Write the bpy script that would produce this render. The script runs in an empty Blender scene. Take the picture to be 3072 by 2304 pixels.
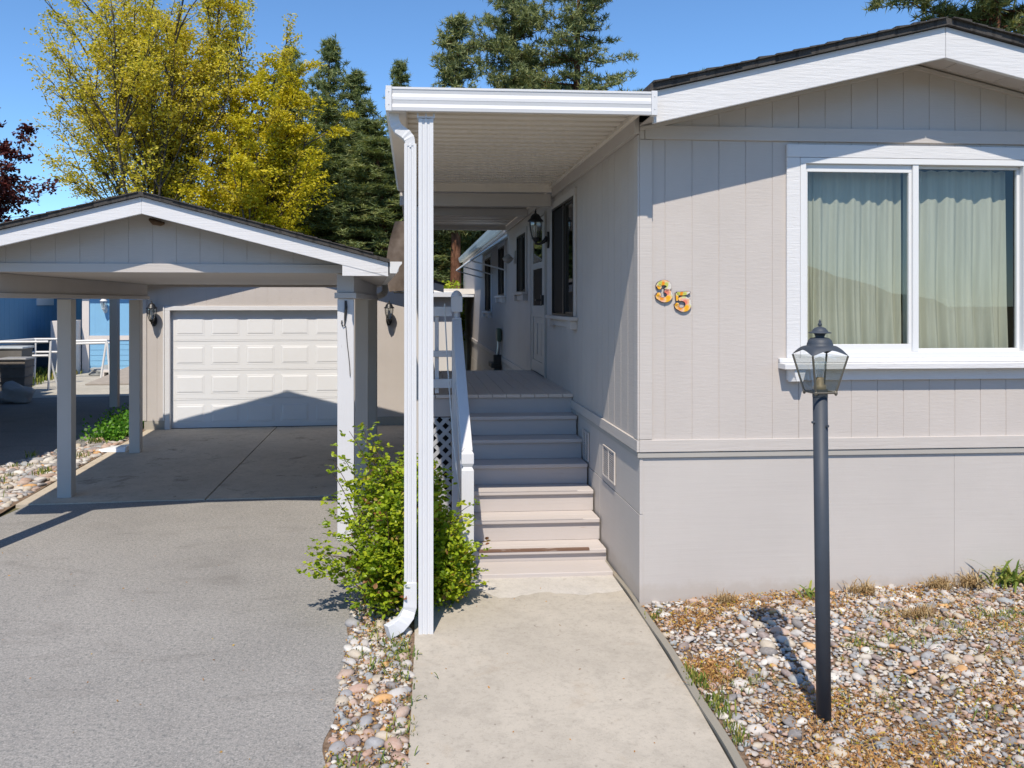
import bpy, math, random
import numpy as np
from mathutils import Vector, Matrix

sc = bpy.context.scene
col = sc.collection
RAD = math.radians

# ---------------------------------------------------------------- camera
CAMH = 2.18
cam_d = bpy.data.cameras.new('camera')
cam = bpy.data.objects.new('camera', cam_d)
col.objects.link(cam)
cam.location = (0, 0, CAMH)
cam.rotation_euler = (RAD(90), 0, 0)
cam_d.sensor_width = 36
cam_d.lens = 36 * 2400 / 3072
cam_d.shift_x = 122 / 3072
cam_d.shift_y = -247 / 3072
cam_d.clip_start = 0.05
cam_d.clip_end = 2000
sc.camera = cam

# ---------------------------------------------------------------- light
SUN_EL, SUN_AZ = 55.0, 9.0          # light travels towards +Y turned AZ degrees to +X
w = bpy.data.worlds.new('World')
sc.world = w
w.use_nodes = True
nt = w.node_tree
bg = nt.nodes['Background']
sky = nt.nodes.new('ShaderNodeTexSky')
sky.sky_type = 'NISHITA'
sky.sun_disc = False
sky.sun_elevation = RAD(SUN_EL)
sky.sun_rotation = RAD(180 + SUN_AZ)
sky.altitude = 700
sky.air_density = 0.85
sky.dust_density = 0.0
sky.ozone_density = 4.0
tint = nt.nodes.new('ShaderNodeMix'); tint.data_type = 'RGBA'; tint.blend_type = 'MULTIPLY'; tint.inputs[0].default_value = 1.0
tint.inputs[7].default_value = (.74, .93, 1.02, 1)
nt.links.new(sky.outputs[0], tint.inputs[6]); nt.links.new(tint.outputs[2], bg.inputs[0])
bg.inputs[1].default_value = 0.15
sd = bpy.data.lights.new('sun', 'SUN')
sd.energy = 4.0
sd.angle = RAD(0.5)
sd.color = (1.0, 0.90, 0.76)
sun = bpy.data.objects.new('sun', sd)
col.objects.link(sun)
dirv = Vector((math.sin(RAD(SUN_AZ)) * math.cos(RAD(SUN_EL)), math.cos(RAD(SUN_AZ)) * math.cos(RAD(SUN_EL)), -math.sin(RAD(SUN_EL))))
sun.rotation_euler = dirv.to_track_quat('-Z', 'Y').to_euler()
sun.location = (-3, -20, 30)
sc.view_settings.view_transform = 'Standard'
sc.view_settings.look = 'None'
sc.view_settings.gamma = 1
sc.view_settings.exposure = 0.42
sc.cycles.max_bounces = 8
sc.cycles.transparent_max_bounces = 16

# ---------------------------------------------------------------- frames (house and carport stand at slightly different angles)
class Frame:
    def __init__(s, x, y, deg):
        s.a = RAD(deg); s.x = x; s.y = y
        s.er = (math.cos(s.a), math.sin(s.a)); s.ef = (-math.sin(s.a), math.cos(s.a))
    def w(s, u, v, z=0.0):
        return (s.x + u * s.er[0] + v * s.ef[0], s.y + u * s.er[1] + v * s.ef[1], z)
W = Frame(0, 0, 0)
HF = Frame(1.198, 5.718, 4.15)
GF = Frame(-1.070, 7.297, 7.1)
# second carport frame line: right-hand posts stand slightly outward

# ---------------------------------------------------------------- mesh builder
class MB:
    def __init__(s):
        s.v = []; s.f = []; s.m = []; s.sm = []; s.mi = 0; s.smooth = False
    def face(s, idx):
        s.f.append(idx); s.m.append(s.mi); s.sm.append(s.smooth)
    def poly(s, pts):
        b = len(s.v); s.v += [tuple(p) for p in pts]; s.face(list(range(b, b + len(pts))))
    def box(s, x0, x1, y0, y1, z0, z1):
        if x0 > x1: x0, x1 = x1, x0
        if y0 > y1: y0, y1 = y1, y0
        if z0 > z1: z0, z1 = z1, z0
        s.hexa([(x0, y0, z0), (x1, y0, z0), (x1, y1, z0), (x0, y1, z0), (x0, y0, z1), (x1, y0, z1), (x1, y1, z1), (x0, y1, z1)])
    def hexa(s, p):
        b = len(s.v); s.v += [tuple(q) for q in p]
        for q in ((0, 3, 2, 1), (4, 5, 6, 7), (0, 1, 5, 4), (1, 2, 6, 5), (2, 3, 7, 6), (3, 0, 4, 7)):
            s.face([b + i for i in q])
    def prism(s, pts, off):
        """polygon pts extruded by vector off"""
        n = len(pts); b = len(s.v)
        s.v += [tuple(p) for p in pts] + [(p[0] + off[0], p[1] + off[1], p[2] + off[2]) for p in pts]
        s.face(list(range(b + n - 1, b - 1, -1))); s.face(list(range(b + n, b + 2 * n)))
        for i in range(n):
            j = (i + 1) % n; s.face([b + i, b + j, b + n + j, b + n + i])
    def tube(s, pts, rads, n=8, cap=True, sx=1.0, roll=0.0):
        pts = [Vector(p) for p in pts]
        if not hasattr(rads, '__len__'): rads = [rads] * len(pts)
        b = len(s.v); ref = None
        for i, p in enumerate(pts):
            t = (pts[min(i + 1, len(pts) - 1)] - pts[max(i - 1, 0)])
            if t.length < 1e-9: t = Vector((0, 0, 1))
            t.normalize()
            if ref is None:
                ref = Vector((1, 0, 0)) if abs(t.x) < .9 else Vector((0, 1, 0))
            x = (ref - t * ref.dot(t))
            if x.length < 1e-6: x = Vector((0, 1, 0)) - t * t.y
            x.normalize(); y = t.cross(x); ref = x
            for k in range(n):
                a = 2 * math.pi * k / n + roll
                q = p + x * (math.cos(a) * rads[i] * sx) + y * (math.sin(a) * rads[i])
                s.v.append(tuple(q))
        for i in range(len(pts) - 1):
            for k in range(n):
                k2 = (k + 1) % n
                s.face([b + i * n + k, b + i * n + k2, b + (i + 1) * n + k2, b + (i + 1) * n + k])
        if cap:
            s.face([b + k for k in range(n)][::-1]); s.face([b + (len(pts) - 1) * n + k for k in range(n)])
    def lathe(s, prof, n=20, c=(0, 0, 0), rot=0.0):
        """prof list of (r,z)"""
        b = len(s.v)
        for r, z in prof:
            for k in range(n):
                a = 2 * math.pi * k / n + rot
                s.v.append((c[0] + r * math.cos(a), c[1] + r * math.sin(a), c[2] + z))
        for i in range(len(prof) - 1):
            for k in range(n):
                k2 = (k + 1) % n
                s.face([b + i * n + k, b + i * n + k2, b + (i + 1) * n + k2, b + (i + 1) * n + k])
        s.face([b + k for k in range(n)][::-1]); s.face([b + (len(prof) - 1) * n + k for k in range(n)])

OFF = {}
def thing(name, label, cat, fr, u, v, z=0.0, group=None, kind=None):
    o = bpy.data.objects.new(name, None); col.objects.link(o)
    o.empty_display_size = .2
    o.location = fr.w(u, v, z); o.rotation_euler = (0, 0, fr.a)
    setp(o, label, cat, group, kind); OFF[o.name] = (u, v, z)
    return o
def setp(o, label=None, cat=None, group=None, kind=None):
    if label: o['label'] = label
    if cat: o['category'] = cat
    if group: o['group'] = group
    if kind: o['kind'] = kind
def mesh_of(name, mb, mats, off=(0, 0, 0), bevel=0):
    me = bpy.data.meshes.new(name)
    me.from_pydata([(a[0] - off[0], a[1] - off[1], a[2] - off[2]) for a in mb.v], [], mb.f)
    for m in (mats if isinstance(mats, (list, tuple)) else [mats]): me.materials.append(m)
    me.polygons.foreach_set('material_index', mb.m)
    me.polygons.foreach_set('use_smooth', mb.sm)
    me.update()
    return me
def part(parent, name, mb, mats, bevel=0, label=None, kind=None):
    """mb in the same frame coordinates as the thing"""
    root = parent
    off = OFF[parent.name]
    me = mesh_of(name, mb, mats, off)
    o = bpy.data.objects.new(name, me); col.objects.link(o)
    o.parent = parent
    if parent.type == 'MESH':
        pass
    OFF[o.name] = off
    if bevel: bev(o, bevel)
    if label: o['label'] = label
    if kind: o['kind'] = kind
    return o
def bev(o, wd, seg=2):
    m = o.modifiers.new('bevel', 'BEVEL'); m.width = wd; m.segments = seg; m.limit_method = 'ANGLE'; m.angle_limit = RAD(40)
def solo(name, label, cat, fr, u, v, z, mb, mats, group=None, kind=None, bevel=0):
    me = mesh_of(name, mb, mats, (u, v, z))
    o = bpy.data.objects.new(name, me); col.objects.link(o)
    o.location = fr.w(u, v, z); o.rotation_euler = (0, 0, fr.a)
    setp(o, label, cat, group, kind)
    if bevel: bev(o, bevel)
    OFF[o.name] = (u, v, z)
    return o
def np_mesh(name, verts, tris, mats, fattr=None, smooth=False, nv=3):
    """verts (N,3) float, tris (M,nv) int"""
    me = bpy.data.meshes.new(name)
    verts = np.asarray(verts, dtype=np.float32); tris = np.asarray(tris, dtype=np.int32)
    M = len(tris)
    me.vertices.add(len(verts)); me.vertices.foreach_set('co', verts.ravel())
    me.loops.add(M * nv); me.loops.foreach_set('vertex_index', tris.ravel())
    me.polygons.add(M)
    me.polygons.foreach_set('loop_start', np.arange(0, M * nv, nv, dtype=np.int32))
    me.polygons.foreach_set('loop_total', np.full(M, nv, dtype=np.int32))
    me.polygons.foreach_set('use_smooth', np.full(M, smooth, dtype=bool))
    if fattr is not None:
        for k, a in fattr.items():
            at = me.attributes.new(k, 'FLOAT', 'FACE'); at.data.foreach_set('value', np.asarray(a, dtype=np.float32))
    me.update(calc_edges=True); me.validate()
    for m in (mats if isinstance(mats, (list, tuple)) else [mats]): me.materials.append(m)
    return me

# ---------------------------------------------------------------- materials
MATS = {}
class NT:
    def __init__(s, name):
        s.mat = bpy.data.materials.new(name); s.mat.use_nodes = True
        s.t = s.mat.node_tree; s.b = s.t.nodes['Principled BSDF']; s.L = s.t.links.new
        s.tc = s.t.nodes.new('ShaderNodeTexCoord')
    def n(s, ty, **k):
        nd = s.t.nodes.new(ty)
        for a, b in k.items(): setattr(nd, a, b)
        return nd
    def noise(s, scale, detail=4, rough=.55, stretch=None, coord='Object', dist=0.0):
        nd = s.n('ShaderNodeTexNoise'); nd.inputs['Scale'].default_value = scale
        nd.inputs['Detail'].default_value = detail; nd.inputs['Roughness'].default_value = rough
        nd.inputs['Distortion'].default_value = dist
        src = s.tc.outputs[coord]
        if stretch:
            mp = s.n('ShaderNodeMapping'); mp.inputs['Scale'].default_value = stretch
            s.L(src, mp.inputs[0]); src = mp.outputs[0]
        s.L(src, nd.inputs['Vector']); return nd.outputs['Fac']
    def ramp(s, fac, stops, interp='LINEAR'):
        nd = s.n('ShaderNodeValToRGB'); nd.color_ramp.interpolation = interp
        e = nd.color_ramp.elements
        while len(e) > 1: e.remove(e[-1])
        for i, (p, c) in enumerate(stops):
            c = (c, c, c) if not hasattr(c, '__len__') else c
            if i == 0: e[0].position = p; e[0].color = (*c, 1)
            else:
                q = e.new(p); q.color = (*c, 1)
        if fac is not None: s.L(fac, nd.inputs[0])
        return nd.outputs[0]
    def mix(s, fac, a, b, mode='MIX'):
        nd = s.n('ShaderNodeMix', data_type='RGBA', blend_type=mode)
        for sock, val in ((nd.inputs[0], fac), (nd.inputs[6], a), (nd.inputs[7], b)):
            if hasattr(val, 'is_output') or isinstance(val, bpy.types.NodeSocket): s.L(val, sock)
            elif hasattr(val, '__len__'): sock.default_value = (*val, 1)
            else: sock.default_value = val
        return nd.outputs[2]
    def bump(s, h, dist, strength=1.0):
        nd = s.n('ShaderNodeBump'); nd.inputs['Distance'].default_value = dist; nd.inputs['Strength'].default_value = strength
        s.L(h, nd.inputs['Height']); s.L(nd.outputs[0], s.b.inputs['Normal']); return nd
    def base(s, c):
        if isinstance(c, bpy.types.NodeSocket): s.L(c, s.b.inputs['Base Color'])
        else: s.b.inputs['Base Color'].default_value = (*c, 1)
    def rough(s, r): s.b.inputs['Roughness'].default_value = r
    def spec(s, r): s.b.inputs['Specular IOR Level'].default_value = r

def m_paint(name, c, rough=.6, var=.06, grain=0.0015, stretch=(3, 3, 60), gs=1.0, dirt=.12, dirtc=None, spec=.35):
    N = NT(name)
    a = N.noise(1.3, 5, .6); fine = N.noise(gs * 1.0, 6, .65, stretch)
    c1 = tuple(max(0, q * (1 - var)) for q in c); c2 = tuple(min(1, q * (1 + var)) for q in c)
    base = N.ramp(a, [(.3, c1), (.7, c2)])
    dc = dirtc or tuple(q * .62 for q in c)
    mask = N.ramp(N.noise(7, 8, .75), [(.60, 0), (.80, dirt)])
    base = N.mix(mask, base, dc)
    N.base(base); N.rough(rough); N.spec(spec)
    if grain: N.bump(fine, grain)
    return N.mat
def m_chip(name, c, chipc, amt, stretch, grain=.002, rough=.55):
    """paint with worn streaks that show the wood below"""
    N = NT(name)
    a = N.noise(2, 5, .6)
    base = N.ramp(a, [(.3, tuple(q * .95 for q in c)), (.7, c)])
    g = N.noise(1.0, 8, .7, stretch)
    mk = N.ramp(g, [(amt, 0), (amt + .03, 1)])
    m2 = N.ramp(N.noise(3.0, 3, .5), [(.5, 0), (.62, .8)])
    N.base(N.mix(N.mix(1.0, mk, m2, 'MULTIPLY'), base, chipc)); N.rough(rough); N.spec(.3)
    N.bump(g, grain)
    return N.mat
def m_plain(name, c, rough=.5, metal=0.0, spec=.5, bump=0, bs=80):
    N = NT(name)
    a = N.noise(9, 5, .6)
    N.base(N.ramp(a, [(.3, tuple(q * .88 for q in c)), (.7, tuple(min(1, q * 1.08) for q in c))]))
    N.rough(rough); N.b.inputs['Metallic'].default_value = metal; N.spec(spec)
    if bump: N.bump(N.noise(bs, 4, .6), bump)
    return N.mat

SIDING = m_paint('siding_paint', (.505, .465, .437), .7, .05, .0018, (9, 9, 60), 1.0, .20)
def m_skirt():
    m = m_paint('skirting_paint', (.500, .468, .443), .65, .04, .0012, (2, 2, 38), 1.0, .18)
    t = m.node_tree; b = t.nodes['Principled BSDF']; src = b.inputs['Base Color'].links[0].from_socket
    tc = t.nodes.new('ShaderNodeTexCoord'); sp = t.nodes.new('ShaderNodeSeparateXYZ'); t.links.new(tc.outputs['Object'], sp.inputs[0])
    nz = t.nodes.new('ShaderNodeTexNoise'); nz.inputs['Scale'].default_value = 9; nz.inputs['Detail'].default_value = 8; nz.inputs['Roughness'].default_value = .75; t.links.new(tc.outputs['Object'], nz.inputs['Vector'])
    ad = t.nodes.new('ShaderNodeMath'); ad.operation = 'MULTIPLY_ADD'; ad.inputs[1].default_value = -.22; t.links.new(nz.outputs['Fac'], ad.inputs[0]); t.links.new(sp.outputs[2], ad.inputs[2])
    rp = t.nodes.new('ShaderNodeValToRGB'); rp.color_ramp.elements[0].position = 0; rp.color_ramp.elements[0].color = (.32, .32, .32, 1); rp.color_ramp.elements[1].position = .07; rp.color_ramp.elements[1].color = (0, 0, 0, 1); t.links.new(ad.outputs[0], rp.inputs[0])
    mx = t.nodes.new('ShaderNodeMix'); mx.data_type = 'RGBA'; t.links.new(rp.outputs[0], mx.inputs[0]); t.links.new(src, mx.inputs[6]); mx.inputs[7].default_value = (.36, .30, .24, 1); t.links.new(mx.outputs[2], b.inputs['Base Color'])
    return m
SKIRT = m_skirt() or m_paint('skirting_paint', (.500, .468, .443), .65, .03, .0012, (2, 2, 38), 1.0, .10)
TRIMG = m_paint('grey_trim_paint', (.515, .478, .450), .6, .03, .0025, (3, 3, 55), 1.0, .15)
WHITE = m_chip('white_board_paint', (.68, .68, .69), (.36, .33, .30), .66, (5, 5, 60), .004)
WHITEW = m_chip('white_worn_board_paint', (.67, .67, .69), (.30, .27, .25), .60, (4, 4, 70), .003)
WHITEP = m_chip('white_worn_post_paint', (.65, .65, .67), (.38, .36, .34), .63, (50, 50, 3), .002)
POSTG = m_paint('grey_post_paint', (.50, .47, .435), .6, .05, .002, (40, 40, 3), 1.0, .2)
ALU = m_paint('white_aluminium_enamel', (.64, .65, .67), .5, .02, 0, dirt=.22, spec=.4)
ALUD = m_paint('weathered_white_aluminium', (.80, .74, .66), .5, .05, 0, dirt=.35, dirtc=(.38, .34, .28))
VINYL = m_paint('white_vinyl', (.69, .70, .71), .35, .01, 0, dirt=.03)
DOORW = m_paint('white_door_enamel', (.74, .75, .77), .5, .02, .0003, (30, 30, 200), 1, .05)
STEPP = m_chip('step_paint', (.50, .46, .445), (.30, .20, .15), .66, (3, 30, 60), .002)
DECKP = m_chip('deck_paint', (.62, .54, .48), (.24, .19, .15), .62, (60, 3, 60), .002)
DARKM = m_plain('black_lantern_metal', (.015, .016, .018), .4, 0, .5)
POSTB = m_plain('dark_slate_metal', (.045, .055, .072), .55, 0, .4, .0004, 200)
BRASS = m_plain('aged_brass', (.22, .18, .12), .6, .3)
BLACK = m_plain('black_plastic', (.02, .02, .02), .5)
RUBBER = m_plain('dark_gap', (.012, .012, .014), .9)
FOUND = m_paint('foundation_concrete', (.36, .34, .30), .9, .1, .002, (20, 20, 20), 1, .3)
BARK = None

def mk_bark():
    N = NT('pine_bark')
    g = N.noise(1, 8, .7, (9, 9, 2.2)); N.base(N.ramp(g, [(.35, (.035, .018, .012)), (.55, (.16, .075, .045)), (.75, (.30, .17, .11))]))
    N.rough(.95); N.spec(.1); N.bump(g, .05); return N.mat
BARK = mk_bark()
def mk_bark2():
    N = NT('grey_bark'); g = N.noise(1, 6, .7, (12, 12, 3)); N.base(N.ramp(g, [(.3, (.045, .038, .032)), (.7, (.14, .12, .10))])); N.rough(.95); N.spec(.1); N.bump(g, .02); return N.mat
BARKG = mk_bark2()
def mk_shingle():
    N = NT('asphalt_shingle')
    br = N.n('ShaderNodeTexBrick'); br.inputs['Scale'].default_value = 1.0
    br.inputs['Mortar Size'].default_value = .012; br.inputs['Brick Width'].default_value = .30; br.inputs['Row Height'].default_value = .14
    br.inputs['Color1'].default_value = (.045, .043, .042, 1); br.inputs['Color2'].default_value = (.075, .070, .066, 1); br.inputs['Mortar'].default_value = (.012, .012, .012, 1)
    mp = N.n('ShaderNodeMapping'); mp.inputs['Rotation'].default_value = (0, 0, RAD(90)); N.L(N.tc.outputs['Object'], mp.inputs[0]); N.L(mp.outputs[0], br.inputs[0])
    g = N.noise(140, 3, .7)
    N.base(N.mix(.55, br.outputs[0], N.ramp(g, [(.3, (.02, .02, .02)), (.7, (.13, .12, .115))]))); N.rough(.95); N.spec(.15)
    N.bump(g, .003); return N.mat
SHING = mk_shingle()
def mk_asphalt(name, k=1.0):
    N = NT(name)
    big = N.noise(.45, 4, .6, dist=.6); mid = N.noise(4, 7, .75); fine = N.noise(95, 3, .8); grit = N.noise(38, 5, .8)
    c = N.ramp(big, [(.3, (.205 * k, .192 * k, .178 * k)), (.48, (.275 * k, .260 * k, .240 * k)), (.68, (.33 * k, .312 * k, .290 * k))])
    c = N.mix(N.ramp(mid, [(.50, 0), (.72, .5)]), c, (.15 * k, .142 * k, .135 * k))
    c = N.mix(N.ramp(grit, [(.38, .85), (.50, 0)]), c, (.10 * k, .108 * k, .105 * k))
    c = N.mix(N.ramp(grit, [(.56, 0), (.66, .6)]), c, (.50 * k, .46 * k, .43 * k))
    c = N.mix(.38, c, N.ramp(fine, [(.30, .05 * k), (.5, .27 * k), (.70, (.62 * k, .60 * k, .56 * k))]))
    c = N.mix(N.ramp(N.noise(1.0, 5, .7, (.7, 2.2, 1), dist=1.2), [(.54, 0), (.70, .28)]), c, (.11 * k, .10 * k, .09 * k))
    N.base(c); N.rough(.9); N.spec(.2); N.bump(N.mix(.5, fine, grit), .005)
    return N.mat
ASPH = mk_asphalt('asphalt')
ASPHD = mk_asphalt('neighbour_asphalt', .75)
def mk_concrete(name, c, stain=(.36, .27, .18), amt=.35, pore=.03):
    N = NT(name)
    big = N.noise(.9, 6, .65); mid = N.noise(6, 8, .78, dist=.3); fine = N.noise(80, 4, .8); grit = N.noise(26, 6, .8)
    b = N.ramp(big, [(.3, tuple(q * .82 for q in c)), (.55, c), (.75, tuple(min(1, q * 1.10) for q in c))])
    b = N.mix(N.ramp(mid, [(.47, 0), (.70, .50)]), b, tuple(q * .60 for q in c))
    b = N.mix(N.ramp(grit, [(.36, .45), (.48, 0)]), b, tuple(q * .60 for q in c))
    b = N.mix(N.ramp(N.noise(2.1, 6, .7, dist=.5), [(.57, 0), (.72, amt)]), b, stain)
    b = N.mix(N.ramp(fine, [(.32, .45), (.44, 0)]), b, tuple(q * .45 for q in c))
    b = N.mix(N.ramp(N.noise(13, 2, .5), [(.26, .5), (.29, 0)]), b, (.12, .09, .07))
    N.base(b); N.rough(.85); N.spec(.2); N.bump(N.mix(.5, grit, fine), .003)
    return N.mat
CONC = mk_concrete('path_concrete', (.455, .415, .355))
CONCA = mk_concrete('apron_concrete', (.52, .455, .365), (.10, .085, .065), .75)
CONCP = mk_concrete('pavement_concrete', (.46, .44, .39), amt=.1)
def mk_soil(name, c1, c2, sc_=30):
    N = NT(name); g = N.noise(sc_, 8, .75); N.base(N.ramp(g, [(.35, c1), (.65, c2)])); N.rough(.97); N.spec(.1); N.bump(g, .01); return N.mat
SOIL = mk_soil('gravel_soil', (.10, .065, .042), (.30, .22, .16))
GROUND = mk_soil('dry_ground', (.07, .075, .035), (.19, .17, .10), 3)
HILLM = mk_soil('hill_scrub', (.020, .035, .014), (.06, .075, .03), 2)
def mk_pebble():
    N = NT('river_rock')
    at = N.n('ShaderNodeAttribute'); at.attribute_name = 'rnd'
    c = N.ramp(at.outputs['Fac'], [(0, (.19, .18, .18)), (.10, (.44, .41, .38)), (.22, (.29, .29, .30)), (.31, (.42, .31, .25)), (.42, (.50, .47, .44)), (.52, (.25, .20, .19)), (.60, (.46, .40, .32)),
                                   (.72, (.30, .32, .33)), (.80, (.60, .58, .54)), (.86, (.42, .28, .22)), (.91, (.50, .46, .40)), (.95, (.56, .32, .13)), (.975, (.44, .42, .40))], 'CONSTANT')
    g = N.noise(45, 6, .7); g2 = N.noise(14, 3, .6)
    c = N.mix(N.ramp(g, [(.45, 0), (.75, .30)]), c, (.62, .60, .58))
    c = N.mix(N.ramp(g2, [(.45, 0), (.7, .30)]), c, (.24, .20, .16))
    N.base(c); N.rough(.75); N.spec(.3); N.bump(g, .002); return N.mat
PEB = mk_pebble()
def mk_leaf(name, stops, trans=.35, rough=.5, tcol=None, spec=.3):
    N = NT(name)
    at = N.n('ShaderNodeAttribute'); at.attribute_name = 'rnd'
    c = N.ramp(at.outputs['Fac'], stops)
    N.base(c); N.rough(rough); N.spec(spec)
    tr = N.n('ShaderNodeBsdfTranslucent'); N.L(N.mix(1.0, c, tcol or (1.0, 1.0, .55), 'MULTIPLY'), tr.inputs[0])
    mx = N.n('ShaderNodeMixShader'); mx.inputs[0].default_value = trans
    N.L(N.b.outputs[0], mx.inputs[1]); N.L(tr.outputs[0], mx.inputs[2])
    N.L(mx.outputs[0], N.t.nodes['Material Output'].inputs[0]); return N.mat
L_YEL = mk_leaf('spring_leaves', [(0, (.36, .34, .04)), (.4, (.64, .56, .06)), (.75, (.84, .70, .11)), (1, (.52, .40, .12))], .5, .6, (1, 1, .4))
L_YEL2 = mk_leaf('dense_spring_leaves', [(0, (.30, .29, .012)), (.5, (.58, .50, .02)), (1, (.76, .62, .05))], .40, .6, (1, 1, .35))
L_PUR = mk_leaf('purple_leaves', [(0, (.035, .010, .012)), (.6, (.10, .024, .022)), (1, (.17, .05, .035))], .3, .5, (1, .6, .5))
L_PINE = mk_leaf('pine_needles', [(0, (.06, .085, .04)), (.5, (.21, .245, .10)), (.85, (.33, .35, .14)), (1, (.38, .32, .14))], .3, .55, (1, 1, .6))
L_FIR = mk_leaf('fir_needles', [(0, (.06, .09, .04)), (.5, (.20, .25, .10)), (.9, (.36, .38, .15)), (1, (.40, .34, .16))], .3, .55, (1, 1, .6))
L_ROSE = mk_leaf('rose_leaves', [(0, (.10, .17, .012)), (.35, (.26, .37, .018)), (.7, (.42, .50, .03)), (.90, (.48, .47, .035)), (.96, (.40, .27, .06)), (1, (.28, .11, .05))], .42, .4, (1, 1, .4), .4)
L_GRASS = mk_leaf('weed_green', [(0, (.07, .13, .02)), (.5, (.17, .23, .04)), (.8, (.33, .33, .07)), (1, (.42, .32, .12))], .3, .6)
L_DRY = mk_leaf('dry_stalks', [(0, (.20, .12, .05)), (.5, (.38, .26, .12)), (1, (.52, .40, .22))], .2, .8, (1, .9, .7))
L_LIT = mk_leaf('leaf_litter', [(0, (.28, .13, .05)), (.5, (.46, .25, .09)), (.85, (.52, .33, .12)), (1, (.50, .40, .03))], .2, .8, (1, .9, .6))
L_IVY = mk_leaf('ivy_green', [(0, (.03, .10, .012)), (.5, (.08, .24, .02)), (1, (.20, .40, .04))], .35, .45)

def mk_glass(name, tint=(.9, .95, .93), rough=0.0, facing=None, base_refl=0.0):
    N = NT(name); t = N.t
    g = N.n('ShaderNodeBsdfGlossy'); g.inputs['Roughness'].default_value = rough; g.inputs[0].default_value = (1, 1, 1, 1)
    tr = N.n('ShaderNodeBsdfTransparent'); tr.inputs[0].default_value = (*tint, 1)
    ge = N.n('ShaderNodeNewGeometry'); dt = N.n('ShaderNodeVectorMath', operation='DOT_PRODUCT'); N.L(ge.outputs['Normal'], dt.inputs[0]); N.L(ge.outputs['Incoming'], dt.inputs[1])
    ab = N.n('ShaderNodeMath', operation='ABSOLUTE'); N.L(dt.outputs['Value'], ab.inputs[0])
    su = N.n('ShaderNodeMath', operation='SUBTRACT'); su.inputs[0].default_value = 1; N.L(ab.outputs[0], su.inputs[1])
    pw = N.n('ShaderNodeMath', operation='POWER'); N.L(su.outputs[0], pw.inputs[0]); pw.inputs[1].default_value = 5
    m = N.n('ShaderNodeMath', operation='MULTIPLY_ADD'); m.inputs[1].default_value = .9; m.inputs[2].default_value = .045 + base_refl; m.use_clamp = True
    N.L(pw.outputs[0], m.inputs[0])
    mx = N.n('ShaderNodeMixShader'); N.L(m.outputs[0], mx.inputs[0]); N.L(tr.outputs[0], mx.inputs[1]); N.L(g.outputs[0], mx.inputs[2])
    N.L(mx.outputs[0], t.nodes['Material Output'].inputs[0]); return N.mat
GLASS = mk_glass('window_glass', (.88, .90, .86), base_refl=.01)
GLASSD = mk_glass('dark_window_glass', (.55, .6, .6), base_refl=.10)
GLASSL = mk_glass('lantern_glass', (.86, .87, .85), base_refl=.09)
def mk_curtain():
    N = NT('sage_curtain_fabric')
    g = N.noise(1, 6, .6, (30, 30, 1.5)); N.base(N.ramp(g, [(.3, (.48, .50, .44)), (.7, (.63, .65, .57))])); N.rough(.9); N.spec(.1)
    N.bump(N.noise(400, 2, .5), .0005)
    tr = N.n('ShaderNodeBsdfTranslucent'); tr.inputs[0].default_value = (.6, .62, .5, 1)
    mx = N.n('ShaderNodeMixShader'); mx.inputs[0].default_value = .3
    N.L(N.b.outputs[0], mx.inputs[1]); N.L(tr.outputs[0], mx.inputs[2]); N.L(mx.outputs[0], N.t.nodes['Material Output'].inputs[0]); return N.mat
CURT = mk_curtain()
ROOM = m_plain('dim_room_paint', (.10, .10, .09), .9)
SCREEN = m_plain('black_insect_screen', (.008, .008, .009), .7, 0, .2)
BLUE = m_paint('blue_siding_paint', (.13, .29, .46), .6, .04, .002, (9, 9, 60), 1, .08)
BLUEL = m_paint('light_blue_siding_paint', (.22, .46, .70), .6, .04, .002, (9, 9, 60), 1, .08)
CREAM = m_paint('cream_trim_paint', (.66, .62, .60), .6, .03, .001, (9, 9, 60), 1, .08)
ROPE = m_plain('white_rope', (.7, .7, .68), .9, 0, .1)
def mk_numpaint():
    N = NT('floral_tile_paint')
    vo = N.n('ShaderNodeTexVoronoi'); vo.inputs['Scale'].default_value = 26; N.L(N.tc.outputs['Object'], vo.inputs[0])
    sp = N.n('ShaderNodeSeparateColor'); N.L(vo.outputs['Color'], sp.inputs[0])
    c = N.ramp(sp.outputs[0], [(0, (.78, .27, .015)), (.24, (.85, .42, .02)), (.42, (.60, .57, .52)), (.54, (.62, .06, .03)), (.68, (.42, .46, .55)), (.80, (.50, .52, .10)), (.88, (.75, .22, .14))], 'CONSTANT')
    d = N.ramp(vo.outputs['Distance'], [(.35, 0), (.60, .35)]); 
    c = N.mix(d, c, (.85, .80, .72))
    c = N.mix(N.ramp(N.noise(260, 3, .6), [(.55, 0), (.62, .5)]), c, (.10, .08, .12))
    N.base(c); N.rough(.15); N.spec(.6); return N.mat
NUMP = mk_numpaint(); NUMS = m_plain('dark_ceramic_edge', (.05, .02, .06), .3)

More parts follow.
